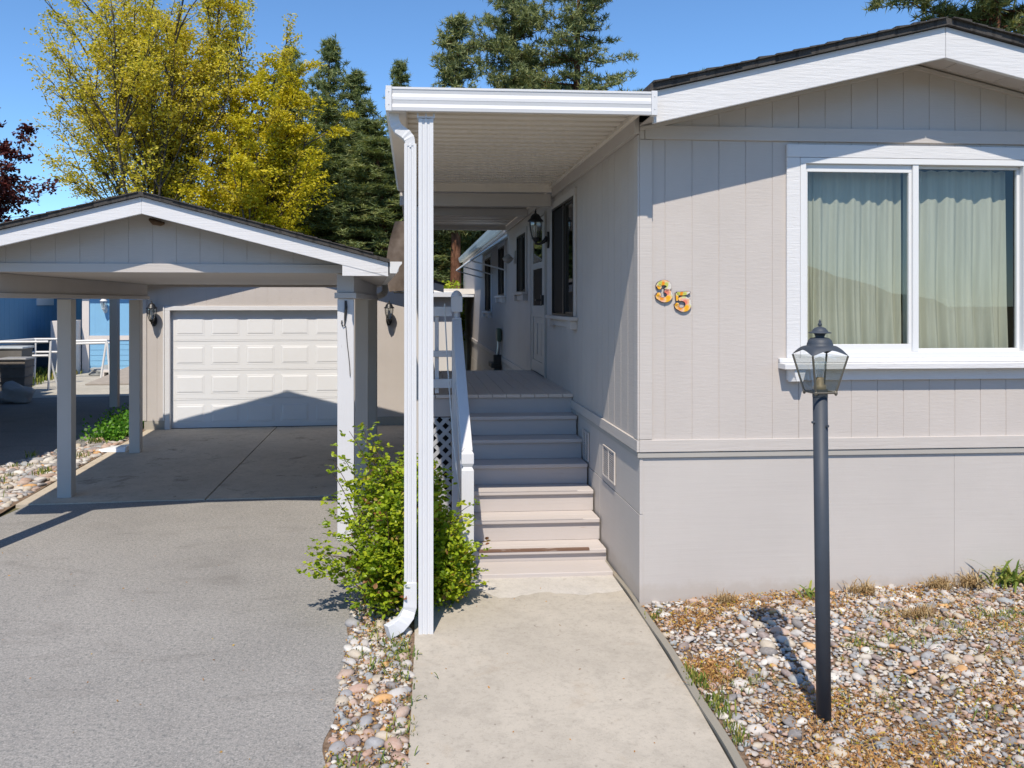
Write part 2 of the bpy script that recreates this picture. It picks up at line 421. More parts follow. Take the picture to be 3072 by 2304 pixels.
# ---------------------------------------------------------------- wall helpers
class Plane:
    """kind 'f': wall in plane v=c facing -v (a=u).  kind 's': wall in plane u=c facing -u (a=v)."""
    def __init__(s, kind, c): s.k = kind; s.c = c
    def P(s, a, d, z): return (a, s.c - d, z) if s.k == 'f' else (s.c - d, a, z)
    def box(s, mb, a0, a1, z0, z1, d0, d1):
        p, q = s.P(a0, d0, z0), s.P(a1, d1, z1); mb.box(p[0], q[0], p[1], q[1], z0, z1)
    def quad(s, mb, pts):
        mb.poly([s.P(*p) for p in pts])
def siding(mb, pl, a0, a1, zb, zt, pitch=.203, start=0.0, gw=.0065, gd=.0035, holes=()):
    fb = zb if callable(zb) else (lambda a: zb); ft = zt if callable(zt) else (lambda a: zt)
    cuts = {round(a0, 4): 0, round(a1, 4): 0}
    gr = []
    k = math.ceil((a0 - start) / pitch)
    while start + k * pitch < a1:
        g = start + k * pitch
        if g - gw / 2 > a0 + .004 and g + gw / 2 < a1 - .004:
            gr.append(g); cuts[round(g - gw / 2, 4)] = 0; cuts[round(g + gw / 2, 4)] = 0
        k += 1
    for h in holes:
        for q in h[:2]:
            if a0 < q < a1: cuts[round(q, 4)] = 0
    xs = sorted(cuts); prevd = None
    for x0, x1 in zip(xs, xs[1:]):
        if x1 - x0 < 1e-4: continue
        m = (x0 + x1) / 2
        d = -gd if any(abs(m - g) < gw / 2 for g in gr) else 0.0
        iv = [(None, None)]
        hs = sorted([h for h in holes if h[0] < m < h[1]], key=lambda h: h[2])
        segs = []; cur = 'b'
        lo = (fb(x0), fb(x1))
        for h in hs:
            segs.append((lo, (h[2], h[2]))); lo = (h[3], h[3])
        segs.append((lo, (ft(x0), ft(x1))))
        for (l0, l1), (t0, t1) in segs:
            if t0 - l0 <= 1e-4 and t1 - l1 <= 1e-4: continue
            pl.quad(mb, [(x0, d, l0), (x1, d, l1), (x1, d, t1), (x0, d, t0)])
            if d < 0:
                pl.quad(mb, [(x0, 0, l0), (x0, d, l0), (x0, d, t0), (x0, 0, t0)])
                pl.quad(mb, [(x1, d, l1), (x1, 0, l1), (x1, 0, t1), (x1, d, t1)])

# ---------------------------------------------------------------- ground and paving
def sheet(name, fr, pts, z, mat, thick=0.0, kind='structure'):
    mb = MB(); cx = sum(p[0] for p in pts) / len(pts); cy = sum(p[1] for p in pts) / len(pts)
    if thick: mb.prism([(p[0], p[1], z - thick) for p in pts], (0, 0, thick))
    else: mb.poly([(p[0], p[1], z) for p in pts])
    me = mesh_of(name, mb, mat, (cx, cy, z)); o = bpy.data.objects.new(name, me); col.objects.link(o)
    o.location = fr.w(cx, cy, z); o.rotation_euler = (0, 0, fr.a); o['kind'] = kind
    return o
gmb = MB(); gmb.poly([(-400, -300, -.03), (400, -300, -.03), (400, 900, -.03), (-400, 900, -.03)])
o = solo('ground', None, None, W, 0, 0, -.03, gmb, GROUND, kind='structure')
def Hw(u, v): q = HF.w(u, v); return (q[0], q[1])
def Gw(u, v): q = GF.w(u, v); return (q[0], q[1])
# driveway: wobbling right edge against the rock strip
rng = random.Random(5)
edge = []
v = -2.9
while v < 1.9:
    edge.append(Hw(-2.02 + .02 * math.sin(v * 5) + .015 * math.sin(v * 13 + 1) + (.06 if v > .2 else 0), v)); v += .06
dr = edge + [Hw(-1.9, 1.75), Gw(.35, 1.72)] + [Gw(-3.5, 1.72), Gw(-3.56, 1.3), Gw(-4.8, -4.5), Gw(-6.2, -10), Hw(-2.2, -12), Hw(-1.98, -6)]
sheet('driveway', W, dr, 0.0, ASPH, .06)
ap = [Gw(-3.62, 1.72), Gw(-3.0, 1.70), Gw(-2.0, 1.73), Gw(-1.0, 1.69), Gw(.40, 1.70), Gw(.55, 6.8), Gw(1.3, 6.8), Gw(1.3, 6.9), Gw(-3.62, 6.9)]
apm = MB(); 
J = [(-1.64, 1.71), (-1.46, 6.72)]
apm.prism([(-3.62, 1.72, -.05), (-3.0, 1.70, -.05), (-2.3, 1.725, -.05), (-1.66, 1.705, -.05), (-1.478, 6.8, -.05), (-3.62, 6.8, -.05)], (0, 0, .062))
apm.prism([(-1.645, 1.705, -.05), (-1.0, 1.69, -.05), (-.3, 1.715, -.05), (.40, 1.70, -.05), (.55, 4.0, -.05), (1.5, 4.2, -.05), (1.5, 6.8, -.05), (-1.463, 6.8, -.05)], (0, 0, .062))
solo('carport_slab', None, None, GF, -1.6, 4, 0, apm, CONCA, kind='structure', bevel=.004)
path_pts = [(-1.60, .60), (-1.6, -.45), (-1.615, -1.2), (-1.635, -1.9), (-1.66, -3.4), (-.19, -3.4), (-.125, -2.0), (-.085, -1.4), (-.064, -.9), (-.045, -.4), (-.036, 0), (-.030, .9), (-1.35, .9)]
sheet('path', HF, path_pts, .012, CONC, .06)
wr = random.Random(4); wp = [(-.034, .30), (-.10, .27)] + [(-.034 - 1.12 * t / 26, .26 + .10 * math.sin(t * .55) * (t / 26) + wr.uniform(-.03, .03)) for t in range(3, 27)] + [(-1.16, .62), (-.034, .62)]
sheet('path_wash', HF, wp, .0125, mk_concrete('paint_washed_concrete', (.55, .52, .48), (.45, .40, .33), .2))
sheet('bounce_ground', W, [(-60, -16), (60, -16), (60, -5.6), (-60, -5.6)], -.012, CONCP)  # unseen pale strip behind the camera, added to bounce light into the shade
bedL = [(-2.25, -3.4), (-1.64, -3.4), (-1.60, -.45), (-1.56, .55), (-1.20, .65), (-1.20, 2.3), (-2.1, 2.9), (-2.05, 1.8), (-2.0, 1.3)]
sheet('planting_strip_soil', HF, bedL, -.004, SOIL)
def bed_h(u, v): return .012 + .046 * max(0, u) + .012 * math.sin(u * 2.1 + v * 1.3)
# right rock bed soil, gently rising to the right
n1, n2 = 24, 16; bm_ = MB()
gv = {}
for i in range(n1 + 1):
    for j in range(n2 + 1):
        u = 0.0 + 5.2 * i / n1; v = -3.2 + 3.26 * j / n2
        if i == 0: u = -.02 + .035 * min(0, v + .4)
        gv[i, j] = len(bm_.v); bm_.v.append((u, v, bed_h(u, v) - .008))
bm_.smooth = True
for i in range(n1):
    for j in range(n2): bm_.face([gv[i, j], gv[i + 1, j], gv[i + 1, j + 1], gv[i, j + 1]])
solo('rock_bed_soil', None, None, HF, 0, 0, 0, bm_, SOIL, kind='structure')
# neighbour's ground to the left
sheet('side_strip_soil', GF, [(-3.60, .2), (-3.66, 3), (-3.62, 6.9), (-3.66, 13), (-4.6, 13), (-4.15, 7.3), (-4.0, 6.1), (-4.75, 3.9), (-5.9, 1.2), (-6.6, -1.5), (-4.0, -1.5)], .002, SOIL)
sheet('neighbour_drive', GF, [(-6.6, -1.5), (-5.9, 1.2), (-4.75, 3.9), (-4.0, 6.1), (-4.15, 7.3), (-4.6, 9.5), (-4.7, 11.9), (-16, 11.6), (-16, -1.5)], .008, ASPHD)
sheet('neighbour_pavement', GF, [(-4.7, 11.88), (-4.4, 18.2), (-8.6, 18.4), (-9.2, 19.4), (-8.75, 15.0), (-8.5, 13.2), (-9.3, 11.6)], .014, CONCP)

# ---------------------------------------------------------------- mobile home
RU, RZ, SL = 2.055, 4.075, .236          # ridge position and pitch
HW = 4.11
def rake(u, top): return top - SL * abs(u - RU)
home = thing('mobile_home', 'taupe mobile home with white gable trim and wide front window', 'house', HF, 0, 0, 0)
F0 = Plane('f', 0.0); S0 = Plane('s', 0.0)
LH = 19.8
WIN = (1.182, 2.925, 1.772, 3.222)
mb = MB()
siding(mb, F0, 0, HW, 1.10, lambda u: rake(u, 3.93), .198, -.009, holes=[WIN])
part(home, 'front_siding', mb, SIDING)
side_holes = [(2.25, 3.47, 2.03, 3.235), (5.68, 6.62, 2.32, 3.17), (8.33, 9.31, 2.29, 3.17), (10.78, 12.06, 1.975, 3.11), (3.99, 5.10, 1.25, 3.24)]
mb = MB(); siding(mb, S0, 0, LH, 1.10, 3.42, .203, .09, holes=side_holes)
part(home, 'side_siding', mb, SIDING)
mb = MB()     # right and rear walls
mb.poly([(HW, 0, 1.1), (HW, LH, 1.1), (HW, LH, 3.42), (HW, 0, 3.42)])
mb.poly([(0, LH, 1.1), (HW, LH, 1.1), (HW, LH, 3.44), (RU, LH, 3.93), (0, LH, 3.44)]); part(home, 'rear_walls', mb, SIDING)
# skirting (large sheets with faint seams)
mb = MB()
for a, b in ((0.012, 2.3672), (2.3686, HW)): F0.box(mb, a, b, -.05, 1.068, -.03, -.006)
for a, b in ((0.0, 1.22), (1.223, 2.44), (2.443, 4.88), (4.883, 7.3), (7.303, 9.7), (9.703, 12.2), (12.203, 14.6), (14.603, 17.1), (17.103, 19.7)):
    S0.box(mb, a + .001, b, -.05, .655, -.03, -.004); S0.box(mb, a + .001, b, .66, 1.068, -.03, -.006)
mb.box(.03, HW, LH - .03, LH - .01, -.05, 1.07); mb.box(HW - .03, HW - .01, .03, LH - .03, -.05, 1.07)
part(home, 'skirting', mb, SKIRT, .002)
mb = MB()     # trims: belt, drip flashing, corner boards, frieze
F0.box(mb, 0, HW, 1.106, 1.192, 0, .020)
F0.box(mb, .04, HW, 3.340, 3.438, 0, .018)
F0.box(mb, 0, .092, 1.195, 3.336, 0, .016); F0.box(mb, 0, .037, 3.339, 3.46, 0, .015)
part(home, 'front_trim', mb, TRIMG, .003)
mb = MB()
S0.box(mb, -.019, LH, 1.106, 1.190, 0.001, .020)
S0.box(mb, -.014, .085, 1.193, 3.37, 0.001, .014); S0.box(mb, LH - .09, LH, 1.193, 3.37, 0.001, .014)
part(home, 'side_trim', mb, TRIMG, .003)
mb = MB(); F0.box(mb, -.012, HW, 1.066, 1.100, 0.0, .012); S0.box(mb, -.010, LH, 1.068, 1.100, 0.001, .012); part(home, 'drip_flashing', mb, m_paint('flashing', (.40, .38, .35), .5, .05, 0))
# rake cap under soffit
OV = .35
mb = MB()
for sgn in (1, -1):
    pts = []
    for uu, tz in ((RU, 3.905), ((0.0 if sgn < 0 else HW), rake(0, 3.905))):
        pts.append((uu, tz))
    (ua, za), (ub, zb_) = pts
    mb.prism([(ua, 0.0, za), (ub, 0.0, zb_), (ub, 0.0, zb_ - .025), (ua, 0.0, za - .025)], (0, -.028, 0))
part(home, 'rake_moulding', mb, TRIMG)
# soffit under front overhang, panels
mb = MB()
for i in range(11):
    for sgn in (-1, 1):
        t0 = i * .19; t1 = min(t0 + .186, RU + .0)
        u0, u1 = RU + sgn * t0, RU + sgn * t1
        if t0 > RU: continue
        z0, z1 = rake(u0, 3.915), rake(u1, 3.915)
        mb.hexa([(u0, -OV + .04, z0 + .012), (u1, -OV + .04, z1 + .012), (u1, .02, z1 + .012), (u0, .02, z0 + .012),
                 (u0, -OV + .04, z0 + .004), (u1, -OV + .04, z1 + .004), (u1, .02, z1 + .004), (u0, .02, z0 + .004)])
part(home, 'soffit', mb, TRIMG)
# front barge boards
for sgn in (-1, 1):
    ue = 0.0 if sgn < 0 else HW
    mb = MB()
    g = .0015 * sgn
    mb.prism([(RU + g, -OV, 3.862), (ue, -OV, rake(ue, 3.862) - .0), (ue, -OV, rake(ue, 4.078)), (RU + g, -OV, 4.078)], (0, .035, 0))
    part(home, 'barge_board', mb, WHITE, .004)
# roof deck with shingle edge
mb = MB()
for sgn in (-1, 1):
    ue = -.03 if sgn < 0 else HW + .03
    z = rake(ue, 4.082)
    mb.hexa([(RU, -OV - .03, 4.082), (ue, -OV - .03, z), (ue, LH + .2, z), (RU, LH + .2, 4.082), (RU, -OV - .03, 4.126), (ue, -OV - .03, z + .044), (ue, LH + .2, z + .044), (RU, LH + .2, 4.126)])
for i in range(17):      # shingle tabs stepping along the rake
    for sgn in (-1, 1):
        t = .12 * i + .02; u0 = RU + sgn * t; u1 = RU + sgn * (t + .13)
        if t + .13 > RU + .02: continue
        zA, zB = rake(u0, 4.126), rake(u1, 4.126)
        e = .006 + .008 * rng.random(); f = -OV - .045 - .012 * rng.random()
        mb.hexa([(u0, f, zA + .001), (u1, f, zB + .001), (u1, f + .6, zB + .001), (u0, f + .6, zA + .001), (u0, f, zA + .006), (u1, f, zB + .006 + e), (u1, f + .6, zB + .006 + e), (u0, f + .6, zA + .006)])
part(home, 'roof', mb, SHING)
# side eave board + gutter beyond the porch cover
mb = MB(); mb.box(-.040, -.003, -.02, LH, 3.375, 3.530); part(home, 'eave_board', mb, TRIMG, .003)
mb = MB()
prof = [(-.045, 3.57), (-.045, 3.43), (-.13, 3.43), (-.165, 3.50), (-.165, 3.575), (-.150, 3.575), (-.150, 3.51), (-.12, 3.45), (-.06, 3.45), (-.06, 3.57)]
mb.prism([(p[0], 8.2, p[1]) for p in prof], (0, LH - 8.2 + .1, 0)); part(home, 'rear_gutter', mb, m_paint('pale_gutter', (.50, .58, .58), .45, .06, 0, dirt=.5, dirtc=(.22, .25, .22)))
# front window
def window(parent, pl, a0, a1, z0, z1, split, frame=.042, trim=(.085, .085, .085), rail=0, sill=True, glass=GLASS, box=True, dark_half=None, wtrim=WHITE, ftr=VINYL):
    """trim: side width, head width"""
    wo = MB(); 
    tw = trim[0]; th = trim[1]
    # outer frame
    pl.box(wo, a0, a1, z0, z0 + frame, -.05, .026); pl.box(wo, a0, a1, z1 - frame, z1, -.05, .026)
    pl.box(wo, a0, a0 + frame, z0 + frame, z1 - frame, -.05, .026); pl.box(wo, a1 - frame, a1, z0 + frame, z1 - frame, -.05, .026)
    pl.box(wo, split - .022, split + .022, z0 + frame, z1 - frame, -.045, .020)
    win = part(parent, 'window', wo, ftr, .003)
    for (b0, b1, dd) in ((a0 + frame, split - .022, -.010), (split + .022, a1 - frame, -.028)):
        s = MB(); q = .022; rl = q + (rail if dd > -.02 else 0)
        pl.box(s, b0, b1, z0 + frame, z0 + frame + rl, dd - .012, dd + .012); pl.box(s, b0, b1, z1 - frame - rl, z1 - frame, dd - .012, dd + .012)
        pl.box(s, b0, b0 + q, z0 + frame + rl, z1 - frame - rl, dd - .012, dd + .012); pl.box(s, b1 - q, b1, z0 + frame + rl, z1 - frame - rl, dd - .012, dd + .012)
        part(win, 'sash', s, ftr, .002)
        g = MB(); pl.quad(g, [(b0 + q, dd, z0 + frame + rl), (b1 - q, dd, z0 + frame + rl), (b1 - q, dd, z1 - frame - rl), (b0 + q, dd, z1 - frame - rl)])
        part(win, 'pane', g, glass)
    t = MB()
    pl.box(t, a0 - tw, a0 - .001, z0 - .0, z1 + .001, 0.001, .022); pl.box(t, a1 + .001, a1 + tw, z0, z1 + .001, 0.001, .022)
    pl.box(t, a0 - tw - .0, a1 + tw + .0, z1 + .003, z1 + th, 0.001, .024)
    part(win, 'window_trim', t, wtrim, .003)
    return win
win = window(home, F0, WIN[0], WIN[1], WIN[2], WIN[3], 2.056, trim=(.100, .095, 0), rail=.034)
mb = MB()
F0.box(mb, 1.025, 3.10, 1.697, 1.738, .001, .115); F0.box(mb, 1.025, 3.10, 1.7395, 1.772, .001, .030); part(win, 'sill', mb, WHITE, .004)
mb = MB(); F0.box(mb, 1.085, 3.06, 1.612, 1.694, .001, .030); part(win, 'apron', mb, WHITE, .003)
for ua in (1.085, 2.98):
    mb = MB(); a, b, c, d = ua, ua + .115, 1.602, 1.694; fz = .5 * (c + d) + .01
    mb.hexa([(a, -.031, c), (b, -.031, c), (b, -.031, d), (a, -.031, d), (a + .035, -.098, c + .008), (b - .035, -.098, c + .008), (b - .012, -.098, d), (a + .012, -.098, d)])
    part(win, 'sill_bracket', mb, WHITE, .003)
# room behind and curtains
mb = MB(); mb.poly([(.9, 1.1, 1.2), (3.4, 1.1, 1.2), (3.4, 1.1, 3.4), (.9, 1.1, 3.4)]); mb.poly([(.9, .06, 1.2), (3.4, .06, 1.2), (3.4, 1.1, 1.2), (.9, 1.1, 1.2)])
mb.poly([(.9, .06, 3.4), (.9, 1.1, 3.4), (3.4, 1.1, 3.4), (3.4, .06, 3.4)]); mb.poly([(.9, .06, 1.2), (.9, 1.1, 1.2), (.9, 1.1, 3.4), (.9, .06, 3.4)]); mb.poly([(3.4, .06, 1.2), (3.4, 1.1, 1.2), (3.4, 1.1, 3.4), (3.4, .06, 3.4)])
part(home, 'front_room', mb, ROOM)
def curtain(name, label, a0, a1, swing, seed):
    r = random.Random(seed); nx, nz = 170, 46; mb = MB(); mb.smooth = True
    ph = [r.uniform(0, 6) for _ in range(6)]
    for j in range(nz + 1):
        t = j / nz; z = 3.155 - t * (3.155 - 1.80)
        for i in range(nx + 1):
            s = i / nx; u = a0 + (a1 - a0) * s
            fold = .022 * math.sin(s * 34 + ph[0] + 1.1 * math.sin(3 * s + ph[1]) + .8 * t * math.sin(5 * s)) + .012 * math.sin(s * 71 + ph[2] + t * 2) + .010 * math.sin(s * 15 + ph[3])
            gather = .35 + .65 * t
            swag = swing * max(0, t - .55) ** 1.6 * math.sin(s * 3.2) * .5
            zz = z + (.012 * abs(math.sin(s * 27 + ph[4])) if j == 0 else 0) + max(0, t - .8) * .10 * math.sin(s * 6 + ph[5])
            mb.v.append((u + swag * .25, .135 + fold * gather - .05 * max(0, t - .7) * abs(math.sin(s * 5)), zz))
    for j in range(nz):
        for i in range(nx):
            b = j * (nx + 1) + i; mb.face([b, b + 1, b + nx + 2, b + nx + 1])
    solo(name, label, 'curtain', HF, (a0 + a1) / 2, .135, 1.8, mb, CURT, group='curtains in the front window')
curtain('curtain', 'sheer sage curtain behind the left sash of the front window', 1.32, 2.03, .5, 3)
curtain('curtain', 'sheer sage curtain bunched at its hem in the right half of the front window', 2.06, 2.86, .8, 8)
curtain('curtain', 'narrow cream side drape at the left edge of the front window', 1.17, 1.36, .3, 11)
# side windows
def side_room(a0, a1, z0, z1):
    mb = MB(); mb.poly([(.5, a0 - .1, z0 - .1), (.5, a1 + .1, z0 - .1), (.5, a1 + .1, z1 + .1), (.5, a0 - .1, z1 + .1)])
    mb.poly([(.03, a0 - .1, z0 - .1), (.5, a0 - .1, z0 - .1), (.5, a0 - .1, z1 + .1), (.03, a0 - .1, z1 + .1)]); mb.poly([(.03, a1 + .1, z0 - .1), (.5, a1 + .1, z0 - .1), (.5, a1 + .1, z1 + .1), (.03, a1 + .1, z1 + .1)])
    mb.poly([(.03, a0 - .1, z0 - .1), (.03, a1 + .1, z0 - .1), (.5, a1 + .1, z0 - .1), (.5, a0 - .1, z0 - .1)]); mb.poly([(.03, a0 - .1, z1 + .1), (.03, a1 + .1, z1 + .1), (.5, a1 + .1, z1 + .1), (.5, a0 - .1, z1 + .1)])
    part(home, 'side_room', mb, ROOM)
BRONZE = m_plain('bronze_frame', (.02, .018, .016), .4)
for (a0, a1, z0, z1, wt) in [side_holes[0] + (TRIMG,), side_holes[1] + (TRIMG,), side_holes[2] + (VINYL,), side_holes[3] + (VINYL,)]:
    sp = a0 + (a1 - a0) * .46
    wn = window(home, S0, a0, a1, z0, z1, sp, frame=.022, trim=(.07, .075, 0), glass=GLASSD, wtrim=wt, ftr=BRONZE)
    mb = MB(); S0.quad(mb, [(sp + .03, .006, z0 + .03), (a1 - .03, .006, z0 + .03), (a1 - .03, .006, z1 - .03), (sp + .03, .006, z1 - .03)])
    part(wn, 'insect_screen', mb, SCREEN)
    mb = MB(); S0.box(mb, a0 - .13, a1 + .09, z0 - .038, z0 - .002, .001, .085)
    mb2 = MB(); S0.box(mb2, a0 - .09, a0 + .10, z0 - .125, z0 - .040, .001, .070); S0.box(mb2, a1 - .10, a1 + .06, z0 - .125, z0 - .040, .001, .070); S0.box(mb2, a0 + .102, a1 - .102, z0 - .115, z0 - .040, .001, .03)
    part(wn, 'sill', mb, wt, .003); part(wn, 'sill_bracket', mb2, wt, .003)
    side_room(a0, a1, z0, z1)
# entry door
dm = MB(); S0.box(dm, 3.96, 3.99, 1.255, 3.245, -.04, .03); S0.box(dm, 5.10, 5.13, 1.255, 3.245, -.04, .03); S0.box(dm, 3.96, 5.13, 3.247, 3.28, -.04, .03)
dm.mi = 0
S0.box(dm, 4.00, 4.18, 1.27, 3.235, .0, .022); S0.box(dm, 4.95, 5.09, 1.27, 3.235, .0, .022)
for a, b in ((1.27, 1.42), (1.98, 2.13), (2.60, 2.68), (3.14, 3.235)): S0.box(dm, 4.181, 4.949, a, b, .0, .0215)
S0.box(dm, 4.181, 4.949, 1.42, 1.98, .0, .010)
for aa in (4.24, 4.60): S0.box(dm, aa, aa + .29, 1.50, 1.90, .010, .018)
door = part(home, 'entry_door', dm, m_paint('door_paint', (.47, .45, .42), .5, .03, 0), .004)
mb = MB(); S0.quad(mb, [(4.18, .012, 2.68), (4.95, .012, 2.68), (4.95, .012, 3.14), (4.18, .012, 3.14)]); part(door, 'door_pane', mb, GLASSD)
mb = MB(); S0.box(mb, 4.18, 4.95, 2.13, 2.60, .004, .008); part(door, 'screen_panel', mb, SCREEN)
mb = MB(); S0.box(mb, 4.03, 4.10, 2.14, 2.26, .022, .055); mb.tube([S0.P(4.06, .05, 2.2), S0.P(4.06, .11, 2.2), S0.P(4.16, .11, 2.2)], .010, 8); part(door, 'door_handle', mb, BLACK, .003)
mb = MB(); S0.box(mb, 3.9, 5.2, 1.20, 3.30, -.10, -.09); part(home, 'door_recess', mb, ROOM)
# skirt vents
for (a0, a1) in ((.665, 1.06), (1.62, 1.86)):
    mb = MB(); S0.box(mb, a0, a1, .715, .725, .0, .012); S0.box(mb, a0, a1, .965, .975, .0, .012); S0.box(mb, a0, a0 + .012, .725, .965, .0, .012); S0.box(mb, a1 - .012, a1, .725, .965, .0, .012); S0.box(mb, (a0 + a1) / 2 - .008, (a0 + a1) / 2 + .008, .725, .965, .0, .012)
    for k in range(14): S0.box(mb, a0 + .012, (a0 + a1) / 2 - .008, .728 + k * .017, .736 + k * .017, -.002, .008); S0.box(mb, (a0 + a1) / 2 + .008, a1 - .012, .728 + k * .017, .736 + k * .017, -.002, .008)
    part(home, 'skirt_vent', mb, TRIMG)

# ---------------------------------------------------------------- items fixed on the home's side wall
aw = thing('window_awning', 'corrugated white metal awning over two rear side windows of the taupe home', 'awning', HF, 0, 11, 3.3)
mb = MB(); y = 7.95
while y < 12.9:
    t = (y - 7.95) / 5.0
    a = (-.01, y, 3.30); b = (-.62, y, 2.90); 
    mb.hexa([(-.01, y, 3.285), (-.62, y, 2.885), (-.62, y + .085, 2.885), (-.01, y + .085, 3.285), (-.01, y, 3.300), (-.62, y, 2.900), (-.62, y + .085, 2.918), (-.01, y + .085, 3.318)])
    y += .10
for y0 in (7.95,): mb.box(-.012, -.002, y0, 12.95, 3.26, 3.34)
part(aw, 'slats', mb, m_paint('awning_enamel', (.66, .70, .70), .4, .05, 0, dirt=.3))
mb = MB()
for yy in (8.1, 10.4, 12.7):
    mb = MB(); mb.tube([(-.01, yy, 2.72), (-.60, yy, 2.88)], .014, 6); part(aw, 'support_rod', mb, ALU)
fl = solo('floodlight', 'small grey flood lamp housing beside the middle side window', 'lamp', HF, -.04, 6.95, 2.85, (lambda m: (m.box(-.015, 0, 6.86, 7.02, 2.78, 2.98), m.lathe([(.005, -.10), (.06, -.07), (.09, -.02), (.04, .03), (.02, .05)], 14, (-.12, 6.93, 2.88)), m)[-1])(MB()), m_plain('grey_casting', (.35, .33, .31), .5))
em = thing('electric_meter', 'green and silver electric meter above a black box on the side wall', 'meter', HF, -.05, 9.0, 1.2)
mb = MB(); mb.box(-.10, -.021, 8.72, 8.98, 1.46, 1.70); part(em, 'meter_box', mb, m_plain('green_enamel', (.05, .09, .07), .4), .02)
mb = MB(); mb.tube([(-.06, 8.85, 1.46), (-.07, 8.85, 1.30), (-.10, 8.88, 1.10)], .035, 10); part(em, 'conduit', mb, m_plain('galvanised', (.45, .46, .47), .35, .8))
mb = MB(); mb.box(-.20, -.021, 8.80, 9.35, .98, 1.06); mb.box(-.16, -.021, 8.78, 8.84, 1.06, 1.22); mb.box(-.14, -.021, 8.8, 9.0, .88, .98); part(em, 'black_bracket', mb, BLACK, .01)

# ---------------------------------------------------------------- lantern maker (carriage style coach lamps)
def wall_lantern(label, fr, pl, a, z, group, scale=1.0, glassrib=6, mat=DARKM, out=.17):
    """z = top of back plate; arm curls up to a round lantern standing on it"""
    p0 = pl.P(a, 0, z - .16)
    t = thing('wall_lantern', label, 'lantern', fr, p0[0], p0[1], p0[2], group)
    s = scale
    mb = MB()
    pts = []
    for k in range(20):
        an = 2 * math.pi * k / 20; pts.append((a + .055 * s * math.cos(an) * (1), z - .08 * s + .105 * s * math.sin(an)))
    mb.prism([pl.P(q[0], 0.001, q[1]) for q in pts], tuple(np.subtract(pl.P(0, .022, 0), pl.P(0, 0, 0))))
    arm = [(.02, -.05), (.05, -.085), (.085, -.115), (.12, -.13), (.15, -.13), (.17, -.115), (.17, -.09)]
    mb.smooth = True
    mb.tube([pl.P(a, d * s, z + q * s) for d, q in arm], [.034 * s, .026 * s, .019 * s, .015 * s, .014 * s, .015 * s, .02 * s], 10)
    part(t, 'bracket_arm', mb, mat)
    c = pl.P(a, .17 * s, z - .09 * s)
    mb = MB(); mb.smooth = True
    mb.lathe([(.006 * s, -.05 * s), (.016 * s, -.04 * s), (.010 * s, -.02 * s), (.03 * s, 0), (.045 * s, .02 * s), (.05 * s, .03 * s), (.05 * s, .036 * s)], 18, c); part(t, 'lantern_base', mb, mat)
    prof = [(.046, .036), (.062, .09), (.076, .15), (.082, .20), (.080, .235)]
    mb = MB()
    for k in range(glassrib):
        an = 2 * math.pi * k / glassrib + .3
        mb.tube([(c[0] + r * s * math.cos(an), c[1] + r * s * math.sin(an), c[2] + zz * s) for r, zz in prof], .0055 * s, 5)
    part(t, 'cage', mb, mat)
    mb = MB(); mb.smooth = True; n = 18; b0 = 0
    for r, zz in prof:
        for k in range(n):
            an = 2 * math.pi * k / n; mb.v.append((c[0] + (r - .006) * s * math.cos(an), c[1] + (r - .006) * s * math.sin(an), c[2] + zz * s))
    for i in range(len(prof) - 1):
        for k in range(n): mb.face([i * n + k, i * n + (k + 1) % n, (i + 1) * n + (k + 1) % n, (i + 1) * n + k])
    part(t, 'glass', mb, GLASSL)
    mb = MB(); mb.smooth = True
    mb.lathe([(.086 * s, .235 * s), (.102 * s, .238 * s), (.098 * s, .250 * s), (.070 * s, .275 * s), (.062 * s, .30 * s), (.045 * s, .325 * s), (.018 * s, .338 * s), (.010 * s, .350 * s), (.015 * s, .362 * s), (.007 * s, .375 * s), (.003 * s, .40 * s)], 20, c)
    part(t, 'cap', mb, mat)
    mb = MB(); mb.smooth = True; mb.lathe([(.012 * s, .036 * s), (.013 * s, .10 * s), (.020 * s, .12 * s), (.028 * s, .15 * s), (.022 * s, .18 * s), (.006 * s, .20 * s)], 12, c)
    part(t, 'bulb', mb, m_plain('frosted_bulb', (.8, .8, .78), .2) if 'frosted_bulb' not in bpy.data.materials else bpy.data.materials['frosted_bulb'])
    return t
wall_lantern('black coach lantern under the porch cover, beside the entry door', HF, S0, 3.80, 2.99, 'black wall lanterns', .95)

